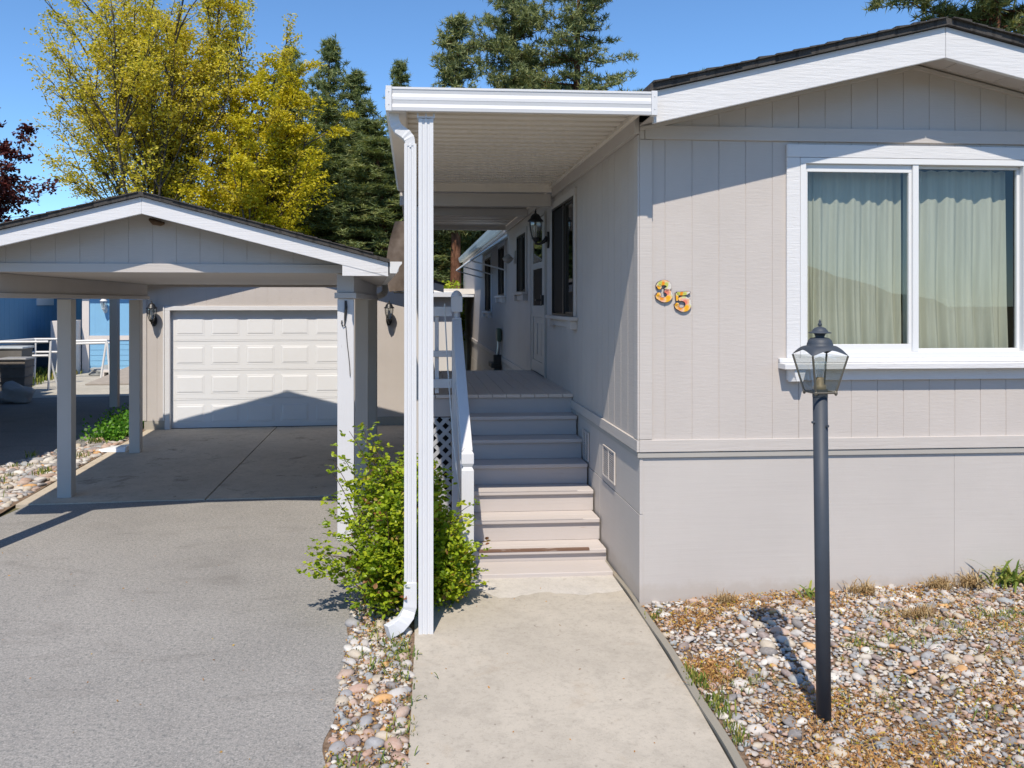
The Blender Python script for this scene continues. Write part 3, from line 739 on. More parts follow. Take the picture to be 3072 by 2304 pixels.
# ---------------------------------------------------------------- house numbers 3 and 5
def arcpts(cx, cy, rx, ry, a0, a1, n): return [(cx + rx * math.cos(RAD(a0 + (a1 - a0) * i / n)), cy + ry * math.sin(RAD(a0 + (a1 - a0) * i / n))) for i in range(n + 1)]
def stroke_digit(paths, label, u0, z0, sc_, dep=.016):
    cu = bpy.data.curves.new('tmp', 'CURVE')
    mb = MB(); edge = MB()
    for path, wds in paths:
        n = len(path); L = []; R = []
        for i in range(n):
            x, y = path[i]; xa, ya = path[max(0, i - 1)]; xb, yb = path[min(n - 1, i + 1)]
            tx, ty = xb - xa, yb - ya; l = math.hypot(tx, ty) or 1; nx, ny = -ty / l, tx / l
            wd = (wds[i] if hasattr(wds, '__len__') else wds) * 1.08
            L.append((x + nx * wd, y + ny * wd)); R.append((x - nx * wd, y - ny * wd))
        for i in range(n - 1):
            q = [L[i], L[i + 1], R[i + 1], R[i]]
            f = [(u0 + a * sc_, -.003 - dep, z0 + b * sc_) for a, b in q]; bk = [(p[0], -.012, p[2]) for p in f]
            mb.mi = 0; mb.poly(f)
            for k in (0, 2): 
                j = (k + 1) % 4; mb.mi = 1; mb.poly([f[k], f[j], (f[j][0], -.002, f[j][2]), (f[k][0], -.002, f[k][2])])
            if i == 0 or i == n - 2:
                k = 3 if i == 0 else 1; j = (k + 1) % 4; mb.poly([f[k], f[j], (f[j][0], -.002, f[j][2]), (f[k][0], -.002, f[k][2])])
    bpy.data.curves.remove(cu)
    # dark outline slab slightly larger
    for path, wds in paths:
        n = len(path)
        mb.mi = 1
        L = []; R = []
        for i in range(n):
            x, y = path[i]; xa, ya = path[max(0, i - 1)]; xb, yb = path[min(n - 1, i + 1)]
            tx, ty = xb - xa, yb - ya; l = math.hypot(tx, ty) or 1; nx, ny = -ty / l, tx / l
            wd = (wds[i] if hasattr(wds, '__len__') else wds) + .022
            ex = (-tx / l * .022, -ty / l * .022) if i == 0 else ((tx / l * .022, ty / l * .022) if i == n - 1 else (0, 0))
            L.append((x + nx * wd + ex[0], y + ny * wd + ex[1])); R.append((x - nx * wd + ex[0], y - ny * wd + ex[1]))
        for i in range(n - 1):
            q = [L[i], L[i + 1], R[i + 1], R[i]]
            mb.prism([(u0 + a * sc_, -.001, z0 + b * sc_) for a, b in q], (0, -.003 - dep + .003, 0))
    return solo('house_number', label, 'house number', HF, u0, 0, z0, mb, [NUMP, NUMS], group='ceramic digits of the house number')
def wv(n, a, b, c): return [a + (b - a) * math.sin(math.pi * i / n) ** 1.0 if True else c for i in range(n + 1)]
p3 = arcpts(.40, .74, .27, .19, 185, -78, 22)
p3b = arcpts(.40, .29, .31, .24, 82, -182, 26)
w3 = [.122 - .03 * min(1, i / 5) + .03 * math.sin(math.pi * i / 22) for i in range(23)]
w3b = [.086 + .055 * math.sin(math.pi * min(1, i / 20)) + (.03 if i > 22 else 0) for i in range(27)]
ball = lambda x, y, r: ([(x - r * .9, y), (x - r * .5, y), (x, y), (x + r * .5, y), (x + r * .9, y)], [r * .4, r * .87, r, r * .87, r * .4])
stroke_digit([(p3, w3), (p3b, w3b), ball(.17, .72, .125), ball(.14, .30, .125)], 'upper left ceramic digit 3 with orange floral paint on taupe wall', .120, 2.186, .140)
p5a = [(.13, .92), (.30, .905), (.5, .91), (.68, .94), (.86, .99)]
p5b = [(.14, .93), (.14, .80), (.14, .66), (.14, .52)]
p5c = arcpts(.44, .33, .33, .30, 128, -178, 28)
w5c = [.075 + .08 * math.sin(math.pi * min(1, i / 22)) + (.03 if i > 24 else 0) for i in range(29)]
stroke_digit([(p5a, [.07, .085, .095, .085, .03]), (p5b, [.075, .07, .06, .05]), (p5c, w5c), ball(.15, .29, .12)], 'lower right ceramic digit 5 with orange floral paint on taupe wall', .254, 2.118, .132)

# ---------------------------------------------------------------- porch cover (aluminium)
pc = thing('porch_cover', 'white aluminium porch cover on one front post over the steps', 'porch cover', HF, -1.53, -.44, 0)
AV = -.44
mb = MB()      # fascia profile with rolled ribs, extruded along u
zt, zb_ = 3.565, 3.413
pf = [(AV + .03, zb_), (AV, zb_), (AV - .004, zb_ + .022), (AV + .003, zb_ + .026), (AV + .007, zb_ + .045), (AV + .002, zb_ + .066), (AV, zb_ + .070), (AV, zb_ + .090), (AV + .003, zb_ + .094), (AV + .007, zb_ + .112), (AV + .002, zb_ + .134), (AV - .002, zb_ + .138), (AV - .002, zt), (AV + .03, zt)]
mb.smooth = False
mb.prism([(-1.745, p[0], p[1]) for p in pf], (1.702, 0, 0)); part(pc, 'front_fascia', mb, ALU)
for u0, u1 in ((-1.786, -1.747), (-.042, -.003)):
    mb = MB(); mb.box(u0, u1, AV - .008, AV + .04, zb_ - .004, zt + .005)
    for zz in (zb_ + .035, zt - .035): mb.lathe([(.004, 0), (.004, .003)], 8, ((u0 + u1) / 2, AV - .009, zz))
    part(pc, 'fascia_end_cap', mb, ALU, .002)
mb = MB()      # corrugated pan roof 3.9 m deep: pans run along u (across), ribs every 0.15
y = AV + .03; PR = 3.36
while y < PR:
    pr_ = [(0, 3.505), (.088, 3.505), (.092, 3.548), (.102, 3.548), (.106, 3.520), (.138, 3.520), (.142, 3.548), (.158, 3.548), (.162, 3.505)]
    for (ya, za), (yb, zb3) in zip(pr_, pr_[1:]): mb.poly([(-1.74, y + ya, za), (-.05, y + ya, za), (-.05, y + yb, zb3), (-1.74, y + yb, zb3)])
    y += .162
mb.poly([(-1.76, AV + .03, 3.562), (-1.76, PR, 3.562), (-.004, PR, 3.562), (-.004, AV + .03, 3.562)])
part(pc, 'pan_roof', mb, ALUD)
mb = MB(); mb.box(-.062, -.042, AV + .03, PR, 3.478, 3.514); mb.box(-.075, -.042, AV + .03, PR, 3.470, 3.4775)
for k in range(24): mb.lathe([(.005, 0), (.005, .002)], 6, (-.0655, AV + .15 + k * .15, 3.4675))
part(pc, 'ledger_rail', mb, ALUD)
mb = MB()      # left gutter beam
pf = [(-1.790, 3.558), (-1.790, 3.44), (-1.770, 3.415), (-1.66, 3.415), (-1.65, 3.43), (-1.65, 3.51), (-1.655, 3.51), (-1.655, 3.432), (-1.765, 3.425), (-1.783, 3.445), (-1.783, 3.558)]
mb.prism([(p[0], AV + .045, p[1]) for p in pf], (0, PR - AV - .045, 0)); part(pc, 'side_gutter', mb, ALUD)
mb = MB(); mb.box(-1.70, -.045, PR, PR + .03, 3.42, 3.512); part(pc, 'rear_fascia', mb, ALUD)
mb = MB(); mb.box(-1.76, -.045, PR + .04, PR + .13, 3.265, 3.405); part(pc, 'cross_beam', mb, TRIMG, .003)
mb = MB()
mb.box(-1.76, -.045, PR + .14, 7.9, 3.470, 3.49); mb.box(-1.76, -.045, 7.9, 7.95, 3.395, 3.49)
yy = PR + .3
while yy < 7.8: mb.box(-1.76, -.045, yy, yy + .012, 3.463, 3.469); yy += .4
part(pc, 'rear_roof_panel', mb, TRIMG)
mb = MB(); mb.box(-1.70, -.045, 5.3, 5.42, 3.36, 3.46); part(pc, 'rear_cross_beam', mb, TRIMG, .003)
def fluted(mb, u0, u1, v0, v1, z0, z1):
    w_ = u1 - u0; e = .006
    xs = [0, .24, .27, .40, .43, .57, .60, .73, .76, 1.0]
    ds = [0, 0, e, e, 0, 0, e, e, 0, 0]
    front = [(u0 + w_ * x, v0 + d) for x, d in zip(xs, ds)]
    pts = front + [(u1, v1), (u0, v1)]
    mb.prism([(p[0], p[1], z0) for p in pts], (0, 0, z1 - z0))
mb = MB(); fluted(mb, -1.575, -1.478, -.395, -.320, .0, 3.375); part(pc, 'post', mb, ALU, .0015)
mb = MB(); mb.box(-1.585, -1.468, -.40, -.31, 3.378, 3.386)
for u in (-1.583, -1.530, -1.478): mb.box(u, u + .008, -.40, -.31, 3.386, 3.412)
part(pc, 'post_bracket', mb, ALU)
mb = MB(); fluted(mb, -1.60, -1.50, 3.42, 3.50, 1.25, 3.26); part(pc, 'rear_post', mb, ALU, .0015)
# downspout: outlet, elbow, pipe, kick-out
ds = thing('downspout', 'white metal downspout with crimped elbows beside the porch post', 'downspout', HF, -1.63, -.34, 0)
def rect_tube(mb, pts, hw, hd, tapers=None):
    pts = [Vector(p) for p in pts]; b = len(mb.v)
    for i, p in enumerate(pts):
        t = (pts[min(i + 1, len(pts) - 1)] - pts[max(0, i - 1)]).normalized()
        y = Vector((0, 1, 0)); x = y.cross(t)
        if x.length < .1: x = Vector((1, 0, 0))
        x.normalize(); y2 = t.cross(x).normalized()
        k = tapers[i] if tapers else 1
        for sx, sy in ((-1, -1), (1, -1), (1, 1), (-1, 1)): mb.v.append(tuple(p + x * sx * hw * k + y2 * sy * hd * k))
    for i in range(len(pts) - 1):
        for k in range(4): mb.face([b + 4 * i + k, b + 4 * i + (k + 1) % 4, b + 4 * i + 4 + (k + 1) % 4, b + 4 * i + 4 + k])
    mb.face([b + 3, b + 2, b + 1, b]); q = b + 4 * (len(pts) - 1); mb.face([q, q + 1, q + 2, q + 3])
DV = -.335
mb = MB()
rect_tube(mb, [(-1.737, DV, 3.415), (-1.733, DV, 3.37), (-1.725, DV, 3.345)], .033, .028)
el = [(-1.728, DV, 3.350), (-1.722, DV, 3.335), (-1.714, DV, 3.322), (-1.706, DV, 3.312), (-1.690, DV, 3.300), (-1.666, DV, 3.284), (-1.655, DV, 3.275), (-1.645, DV, 3.263), (-1.636, DV, 3.25), (-1.631, DV, 3.236), (-1.628, DV, 3.20)]
rect_tube(mb, el, .034, .030, [1, 1.06, .98, 1.05, 1.0, 1.0, 1.07, .97, 1.05, .98, .95]); part(ds, 'top_elbow', mb, ALU, .003)
mb = MB(); fluted(mb, -1.668, -1.588, DV - .03, DV + .03, .30, 3.215)
mb.lathe([(.006, 0), (.006, .003)], 8, (-1.628, DV - .032, 3.19)); part(ds, 'pipe', mb, ALU, .002)
mb = MB(); el = [(-1.628, DV, .34), (-1.628, DV, .22), (-1.630, DV, .18), (-1.636, DV, .150), (-1.650, DV - .01, .120), (-1.675, DV - .03, .092), (-1.705, DV - .05, .072), (-1.74, DV - .07, .058), (-1.775, DV - .09, .048)]
rect_tube(mb, el, .042, .033, [1, 1, 1.05, .98, 1.06, .98, 1.05, 1, 1]); part(ds, 'kick_out', mb, ALU, .003)

# ---------------------------------------------------------------- deck and steps
dk = thing('porch_deck', 'grey painted porch deck with seven steps up from the path', 'deck', HF, -.6, 2.36, 0)
mb = MB(); u = -1.53; 
DZ = 1.25
while u < -.03:
    u1 = min(u + .138, -.004)
    mb.box(u, u1, 2.345 + rng.random() * .006, 5.15 + rng.random() * .01, DZ - .032, DZ + rng.random() * .0015); u += .1425
part(dk, 'deck_boards', mb, DECKP, .003)
mb = MB(); mb.box(-1.53, -.004, 2.385, 2.42, 1.03, DZ - .034); mb.box(-1.53, -1.50, 2.42, 5.15, 1.03, DZ - .034); part(dk, 'rim_board', mb, STEPP, .002)
mb = MB(); mb.box(-.004 - .05, -.02, 2.36, 2.384, 1.216, 1.249); 
# steps
RUN = .2445; RISE = .1850
SL0 = -1.135
for k in range(1, 7):
    z = DZ - k * RISE; vf = 2.36 - k * RUN
    ul = SL0
    t = MB()
    t.box(ul + .0, -.006 - .002 * k, vf, vf + .135, z - .036, z); t.box(ul, -.008 - .002 * k, vf + .141, vf + .30, z - .036, z - .002)
    part(dk, 'tread', t, STEPP, .006)
    if k >= 4:      # worn grip strips
        s_ = MB(); s_.box(ul + .06, -.16, vf - .003, vf + .030, z - (.010 if k == 6 else .004), z + (.008 if k == 6 else .004))
        part(dk, 'grip_strip', s_, m_chip('grip_strip_worn', (.17, .10, .07), (.55, .50, .48), .52, (6, 80, 60)) if k == 6 else STEPP)
for k in range(1, 8):
    z1 = DZ - (k - 1) * RISE - .037; z0 = max(.012, DZ - k * RISE - .0)
    vf = 2.36 - (k - 1) * RUN + .028
    t = MB(); t.box(SL0 + .01, -.012, vf, vf + .02, z0, z1); part(dk, 'riser', t, STEPP, .002)
t = MB(); t.poly([(SL0 - .0, 2.36, .02), (SL0, .95, .02), (SL0, .95, .10), (SL0, 2.36, 1.18)]); 
st = MB(); st.prism([(SL0 - .035, 2.42, .0), (SL0 - .035, .93, .0), (SL0 - .035, .93, .16), (SL0 - .035, 2.42, 1.20)], (.034, 0, 0)); part(dk, 'stringer', st, STEPP, .002)
t = MB(); t.box(SL0 + .02, -.03, .62, .915, -.02, .045); part(dk, 'painted_kerb_step', t, STEPP, .006)
# newel and rails
def newel(mb, u, v, z0, z1, h=.048):
    mb.box(u - h, u + h, v - h, v + h, z0, z1 - .17)
    mb.prism([(u - h, v - h, z1 - .17), (u + h, v - h, z1 - .17), (u + h, v + h, z1 - .17), (u - h, v + h, z1 - .17)], (0, 0, .001))
    q = h * .72
    mb.hexa([(u - h, v - h, z1 - .169), (u + h, v - h, z1 - .169), (u + h, v + h, z1 - .169), (u - h, v + h, z1 - .169), (u - q, v - q, z1 - .145), (u + q, v - q, z1 - .145), (u + q, v + q, z1 - .145), (u - q, v + q, z1 - .145)])
    mb.hexa([(u - q, v - q, z1 - .1449), (u + q, v - q, z1 - .1449), (u + q, v + q, z1 - .1449), (u - q, v + q, z1 - .1449), (u - h, v - h, z1 - .115), (u + h, v - h, z1 - .115), (u + h, v + h, z1 - .115), (u - h, v + h, z1 - .115)])
    mb.box(u - h, u + h, v - h, v + h, z1 - .1149, z1 - .04)
    mb.hexa([(u - h, v - h, z1 - .0399), (u + h, v - h, z1 - .0399), (u + h, v + h, z1 - .0399), (u - h, v + h, z1 - .0399), (u - .02, v - .02, z1), (u + .02, v - .02, z1), (u + .02, v + .02, z1), (u - .02, v + .02, z1)])
mb = MB(); newel(mb, -1.185, .66, 0, 1.03); part(dk, 'newel_post', mb, WHITEP, .004)
mb = MB(); mb.box(-1.225, -1.135, 2.27, 2.36, .0, 2.02); mb.smooth = True
mb.lathe([(.030, 2.02), (.026, 2.05), (.024, 2.07), (.045, 2.10), (.055, 2.14), (.055, 2.17), (.050, 2.20), (.056, 2.205), (.056, 2.235), (.048, 2.26), (.025, 2.285), (.005, 2.292)], 18, (-1.18, 2.315, 0)); mb.smooth = False
mb.box(-1.235, -1.125, 2.26, 2.37, 2.08, 2.235)
part(dk, 'newel_post', mb, WHITEP, .004)
def obox(mb, p0, p1, hw, hh):
    """bar from p0 to p1 in the v-z plane, half width hw (u), half height hh"""
    d = Vector(p1) - Vector(p0); d.normalize(); up = Vector((0, -d.z, d.y)) if abs(d.y) > 0 else Vector((0, 1, 0))
    up.normalize(); q = []
    for p in (Vector(p0), Vector(p1)):
        for su, sh in ((-1, -1), (1, -1), (1, 1), (-1, 1)): q.append(tuple(p + Vector((hw * su, 0, 0)) + up * hh * sh))
    mb.hexa(q)
mb = MB(); obox(mb, (-1.185, .70, .99), (-1.18, 2.27, 1.985), .045, .020); part(dk, 'handrail', mb, WHITEP, .006)
mb = MB(); obox(mb, (-1.185, .72, .34), (-1.18, 2.27, 1.35), .018, .045)
part(dk, 'lower_rail', mb, WHITEP, .004)
mb = MB()
for za, zb2 in ((2.035, 2.130), (1.632, 1.695), (1.325, 1.415)):
    mb = MB(); mb.box(-1.53, -1.227, 2.300, 2.335, za, zb2); part(dk, 'front_rail', mb, WHITEP, .004)
for u in (-1.50, -1.375): 
    mb = MB(); mb.box(u - .02, u + .02, 2.336, 2.375, 1.27, 2.10); part(dk, 'baluster', mb, WHITEP, .003)
for va, vb in ((5.05, 5.15), (2.29, 2.38)):
    mb = MB(); mb.box(-1.60, -1.51, va, vb, 0, 2.3); part(dk, 'end_post', mb, POSTG, .004)
mb = MB()
for z0, z1 in ((2.035, 2.13), (1.63, 1.69), (1.33, 1.41)): mb.box(-1.57, -1.535, 2.40, 5.04, z0, z1)
for k in range(18): mb.box(-1.565, -1.535 + .0, 2.5 + k * .145, 2.535 + k * .145, 1.415, 2.034)
part(dk, 'side_railing', mb, WHITEP)
# lattice panel below the deck front
mb = MB(); U0, U1, Z0, Z1 = -1.53, -1.225, .05, 1.02
def slat(u0, z0, dirx, dv):
    pass
import itertools
for dsg, vv in ((1, 2.392), (-1, 2.399)):
    c = -1.2
    while c < 1.6:
        # strip centre line z = Zmid + dsg*(u-U0) + c ; clip to rect
        pts = []
        hwid = .027
        def line(cc):
            r = []
            for (uu) in (U0, U1):
                r.append((uu, dsg * (uu - U0) + cc))
            return r
        a = line(c - hwid); b = line(c + hwid)
        poly = [a[0], a[1], b[1], b[0]]
        # clip in z
        def clip(poly, zc, keep_above):
            out = []
            for i in range(len(poly)):
                p, q = poly[i], poly[(i + 1) % len(poly)]
                ip = (p[1] >= zc) == keep_above; iq = (q[1] >= zc) == keep_above
                if ip: out.append(p)
                if ip != iq and abs(q[1] - p[1]) > 1e-9:
                    t = (zc - p[1]) / (q[1] - p[1]); out.append((p[0] + (q[0] - p[0]) * t, zc))
            return out
        poly = clip(poly, Z0, True); poly = clip(poly, Z1, False) if len(poly) > 2 else []
        if len(poly) > 2: mb.prism([(p[0], vv, p[1]) for p in poly], (0, .006, 0))
        c += .122
part(dk, 'lattice', mb, m_paint('grey_lattice', (.42, .43, .45), .5, .05, 0))
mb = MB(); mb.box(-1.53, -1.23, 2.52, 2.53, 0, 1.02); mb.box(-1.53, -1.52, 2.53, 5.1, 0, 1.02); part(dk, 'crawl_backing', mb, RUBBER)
# rope
mb = MB(); pts = [(-1.30 + .0, 2.28, 2.16), (-1.30, 2.255, 2.10), (-1.285, 1.9, 1.55), (-1.262, 1.35, .98), (-1.236, .80, .60), (-1.232, .70, .58)]
cr = []
for i in range(len(pts) - 1):
    for k in range(6): cr.append(Vector(pts[i]).lerp(Vector(pts[i + 1]), k / 6))
cr.append(Vector(pts[-1])); mb.tube(cr, .006, 6); mb.tube([(-1.24, .70, .60), (-1.225, .69, .57), (-1.24, .69, .55), (-1.235, .70, .585)], .011, 6)
solo('rope', 'thin white cord strung from the deck rail down to the newel post', 'rope', HF, -1.26, 1.4, .58, mb, ROPE)
# hanging brown mesh sun shade behind the front posts
mb = MB(); n = 14
sh = thing('sun_shade', 'brown mesh sun shade hanging slack from the rear of the porch cover', 'sun shade', HF, -1.6, 7.2, 2.4)
for j in range(n + 1):
    t = j / n
    zt_ = 3.46 - t * 1.12; ul = -1.90 - .14 * math.sin(t * 2.4) ; ur = -1.46 + .16 * t
    for i in range(9): s_ = i / 8; mb.v.append((ul + (ur - ul) * s_, 7.2 + .04 * math.sin(s_ * 7 + t * 3) + .1 * s_, zt_ + .02 * math.sin(s_ * 3)))
mb.smooth = True
for j in range(n):
    for i in range(8): b = j * 9 + i; mb.face([b, b + 1, b + 10, b + 9])
def mk_mesh_fab():
    N = NT('brown_mesh_fabric'); wv_ = N.n('ShaderNodeTexWave'); wv_.bands_direction = 'Z'; wv_.inputs['Scale'].default_value = 18; N.L(N.tc.outputs['Object'], wv_.inputs[0])
    N.base(N.mix(.35, N.ramp(N.noise(6, 5, .6), [(.3, (.13, .10, .08)), (.7, (.22, .18, .15))]), wv_.outputs[0], 'MULTIPLY')); N.rough(.9); N.spec(.1); return N.mat
MESHF = mk_mesh_fab()
part(sh, 'fabric', mb, MESHF)
mb = MB(); mb.tube([(-1.455, 7.3, 3.46), (-1.29, 7.3, 2.32)], .015, 6); mb.tube([(-1.92, 7.2, 2.33), (-1.28, 7.3, 2.33)], .018, 6); part(sh, 'edge_bar', mb, BLACK)

# ---------------------------------------------------------------- edging board along the path
mb = MB(); n = 24
e = []
for i in range(n + 1):
    v = .95 - i * 4.2 / n
    u = -.030 if v > 0 else -.030 - .020 * abs(v) - .012 * v * v
    e.append((u + .006 * math.sin(v * 6), v))
L = [(p[0], p[1]) for p in e]
for i in range(n):
    a, b = e[i], e[i + 1]; wv_ = .026 if a[1] > 0 else .042
    mb.hexa([(a[0], a[1], -.04), (b[0], b[1], -.04), (b[0] + wv_, b[1], -.04), (a[0] + wv_, a[1], -.04), (a[0], a[1], .030), (b[0], b[1], .030), (b[0] + wv_, b[1], .034), (a[0] + wv_, a[1], .034)])
solo('edging_board', 'weathered grey timber edging curving along the right side of the path', 'edging', HF, 0, -1.5, 0, mb, m_chip('weathered_timber', (.27, .25, .21), (.40, .30, .20), .55, (40, 4, 40), .003))

# ---------------------------------------------------------------- lamp post
lp = thing('lamp_post', 'dark slate yard lamp post with clear glass lantern in the rock bed', 'lamp post', W, 1.795, 4.12, 0)
LX, LY = 1.795, 4.12
mb = MB(); mb.smooth = True
mb.tube([(LX + .022, LY, -.1), (LX + .001, LY, 1.706)], .0362, 24); mb.smooth = False
part(lp, 'post', mb, POSTB)
mb = MB(); mb.tube([(LX - .046, LY - .01, 1.56), (LX - .03, LY - .01, 1.56)], .006, 8); mb.tube([(LX + .022, LY - .042, 1.545), (LX + .022, LY - .025, 1.545)], .008, 8); mb.lathe([(.0372, 0), (.0372, .04)], 24, (LX + .001, LY, 1.69)); part(lp, 'collar_screws', mb, POSTB)
# square lantern rotated ~35 deg; bottom half-diagonal .085*... top .15
ROT = RAD(-127.5)
def sq(r, z, rot=ROT): return [(LX + r * math.cos(rot + k * math.pi / 2), LY + r * math.sin(rot + k * math.pi / 2), z) for k in range(4)]
ZB, ZT_ = 1.715, 1.905; RB, RT = .077, .135
bt, tp = sq(RB, ZB), sq(RT, ZT_)
mb = MB()
for k in range(4): mb.tube([bt[k], tp[k]], .0055, 6)
for k in range(4): mb.tube([bt[k], bt[(k + 1) % 4]], .0055, 6)
for k in range(4): mb.lathe([(.004, -.014), (.009, -.006), (.009, .004), (.004, .010)], 8, bt[k])
mb.prism(sq(RB * .62, ZB - .004), (0, 0, .006)); part(lp, 'lantern_frame', mb, m_plain('lantern_frame_metal', (.12, .11, .09), .4, .2))
mb = MB()
for k in range(4):
    j = (k + 1) % 4; c = .99
    mb.poly([bt[k], bt[j], tp[j], tp[k]])
part(lp, 'lantern_glass', mb, GLASSL)
mb = MB(); mb.smooth = True     # scalloped roof: 4-sided flare morphing into round dome
n = 48; rings = []
def ringpt(t, k):
    a = 2 * math.pi * k / n + ROT
    # square radius
    m = (a - ROT) % (math.pi / 2) - math.pi / 4
    rs = RT * math.cos(math.pi / 4) / math.cos(m) * 1.02
    edge = abs(m) / (math.pi / 4)           # 1 at corners
    zE = ZT_ - .0 + .028 * (1 - edge ** 2)
    rr = .066; f = 1 - (1 - t) ** 1.0
    r = rs * (1 - t) + rr * t
    z = zE * (1 - t) ** 1.4 + (1.952) * (1 - (1 - t) ** 1.4) + .006 * math.sin(t * math.pi)
    return (LX + r * math.cos(a), LY + r * math.sin(a), z)
T = [0, .12, .28, .45, .65, .85, 1.0]
for t in T: rings.append([ringpt(t, k) for k in range(n)])
b = 0
for r in rings: mb.v += r
for i in range(len(T) - 1):
    for k in range(n): mb.face([i * n + k, i * n + (k + 1) % n, (i + 1) * n + (k + 1) % n, (i + 1) * n + k])
mb.lathe([(.078, 1.945), (.078, 1.950), (.064, 1.953), (.062, 1.965), (.056, 1.982), (.044, 1.993), (.022, 1.997), (.022, 2.001), (.026, 2.010), (.030, 2.016), (.056, 2.018), (.054, 2.022), (.040, 2.026), (.036, 2.034), (.026, 2.045), (.012, 2.050), (.005, 2.053), (.010, 2.058), (.010, 2.066), (.005, 2.072), (.007, 2.077), (.001, 2.090)], 28, (LX, LY, 0))
part(lp, 'lantern_roof', mb, POSTB)
mb = MB(); mb.smooth = True; mb.lathe([(.030, ZB), (.030, ZB + .035), (.020, ZB + .04), (.018, ZB + .075)], 16, (LX, LY, 0)); part(lp, 'socket', mb, BRASS)
mb = MB(); mb.smooth = True; mb.lathe([(.014, ZB + .075), (.018, ZB + .10), (.030, ZB + .13), (.032, ZB + .15), (.024, ZB + .172), (.004, ZB + .18)], 16, (LX, LY, 0)); part(lp, 'bulb', mb, GLASSL)

# ---------------------------------------------------------------- carport
CR, CT, CS = -1.777, 3.07, .262        # ridge u, top z, pitch
CL, CRt = -3.86, .305
def crk(u, t): return t - CS * abs(u - CR)
cp = thing('carport', 'taupe gabled carport with white rake boards standing before the garage', 'carport', GF, -1.6, 0, 0)
CV0, CV1 = -.30, 5.17
for sgn in (-1, 1):
    ue = CL if sgn < 0 else CRt; mb = MB()
    mb.prism([(CR, CV0, CT - .145), (ue, CV0, crk(ue, CT - .125)), (ue, CV0, crk(ue, CT)), (CR, CV0, CT)], (0, .035, 0)); part(cp, 'rake_board', mb, WHITEW, .004)
mb = MB(); mb.prism([(-.095, CV0 + .004, 2.405), (.298, CV0 + .004, 2.405), (.298, CV0 + .004, 2.425), (-.095, CV0 + .004, 2.515)], (0, .03, 0)); part(cp, 'return_board', mb, WHITEW, .003)
mb = MB(); mb.prism([(-3.47, CV0 + .004, 2.405), (-3.85, CV0 + .004, 2.405), (-3.85, CV0 + .004, 2.425), (-3.47, CV0 + .004, 2.515)], (0, .03, 0)); part(cp, 'return_board', mb, WHITEW, .003)
PL = Plane('f', -.02)
mb = MB(); siding(mb, PL, CL + .25, CRt - .25, 2.50, lambda u: crk(u, CT - .06), .203, CR + .02, gw=.008); part(cp, 'front_gable_siding', mb, SIDING)
mb = MB(); PL.box(mb, CL + .03, -.10, 2.437, 2.515, -.12, .018); part(cp, 'header_trim', mb, TRIMG, .003)
mb = MB(); PB = 5.02
mb.poly([(CL + .1, PB, 2.45), (CRt - .1, PB, 2.45), (CR, PB, CT - .08)]); part(cp, 'rear_gable', mb, SIDING)
mb = MB(); mb.box(CL + .03, CRt - .03, .13, 5.11, 2.437, 2.449); part(cp, 'ceiling', mb, TRIMG)
mb = MB(); mb.box(CL + .03, CRt - .03, 5.115, 5.145, 2.40, 2.50); part(cp, 'rear_header', mb, TRIMG)
mb = MB()
for sgn in (-1, 1):
    ue = CL - .01 if sgn < 0 else CRt + .01; z = crk(ue, CT + .002)
    mb.hexa([(CR, CV0 - .03, CT + .002), (ue, CV0 - .03, z), (ue, CV1, z), (CR, CV1, CT + .002), (CR, CV0 - .03, CT + .040), (ue, CV0 - .03, z + .030), (ue, CV1, z + .030), (CR, CV1, CT + .040)])
    # underside soffit
    e0 = CL if sgn < 0 else CRt
for i in range(16):
    for sgn in (-1, 1):
        t = .12 * i + .02; u0 = CR + sgn * t; u1 = CR + sgn * (t + .13)
        zA, zB = crk(u0, CT + .040), crk(u1, CT + .040); e_ = .004 + .006 * rng.random(); f = CV0 - .038 - .008 * rng.random()
        mb.hexa([(u0, f, zA - .002), (u1, f, zB - .002), (u1, f + .5, zB - .002), (u0, f + .5, zA - .002), (u0, f, zA + .004), (u1, f, zB + .004 + e_), (u1, f + .5, zB + .004 + e_), (u0, f + .5, zA + .004)])
part(cp, 'roof', mb, SHING)
for e0, e1 in ((CRt - .30, CRt), (CL, CL + .30)):
    mb = MB(); mb.box(e0, e1, CV0 + .04, CV1 - .02, 2.415, 2.427); part(cp, 'eave_soffit', mb, TRIMG)
mb = MB()      # right and left gutters
for s_, e0 in ((1, CRt + .012), (-1, CL - .012)):
    mb = MB()
    pf = [(0, 2.532), (0, 2.43), (.062, 2.43), (.075, 2.445), (.085, 2.49), (.108, 2.515), (.108, 2.532), (.10, 2.532), (.075, 2.50), (.065, 2.45), (.01, 2.44), (.01, 2.532)]
    mb.prism([(e0 + s_ * p[0], CV0, p[1]) for p in pf], (0, CV1 - CV0, 0))
    mb.prism([(e0, CV0 - .002, 2.43), (e0 + s_ * .062, CV0 - .002, 2.43), (e0 + s_ * .085, CV0 - .002, 2.49), (e0 + s_ * .108, CV0 - .002, 2.515), (e0 + s_ * .108, CV0 - .002, 2.532), (e0, CV0 - .002, 2.532)], (0, -.003, 0))
    part(cp, 'gutter', mb, ALU)
posts = [(-.15, 0, 0), (-.03, .12, 1.90), (.08, .23, 4.52), (-3.29, -3.14, 0), (-3.29, -3.14, 1.96), (-3.29, -3.14, 4.60)]
for i, (a, b, v) in enumerate(posts):
    mb = MB(); mb.box(a, b, v, v + .15, 0, 2.208); part(cp, 'post', mb, WHITEP if i == 0 else POSTG, .006)
mb = MB(); mb.hexa([(-.175, -.03, 2.21), (.02, -.03, 2.21), (.255, 4.75, 2.21), (.06, 4.75, 2.21), (-.175, -.03, 2.262), (.02, -.03, 2.262), (.255, 4.75, 2.262), (.06, 4.75, 2.262)])
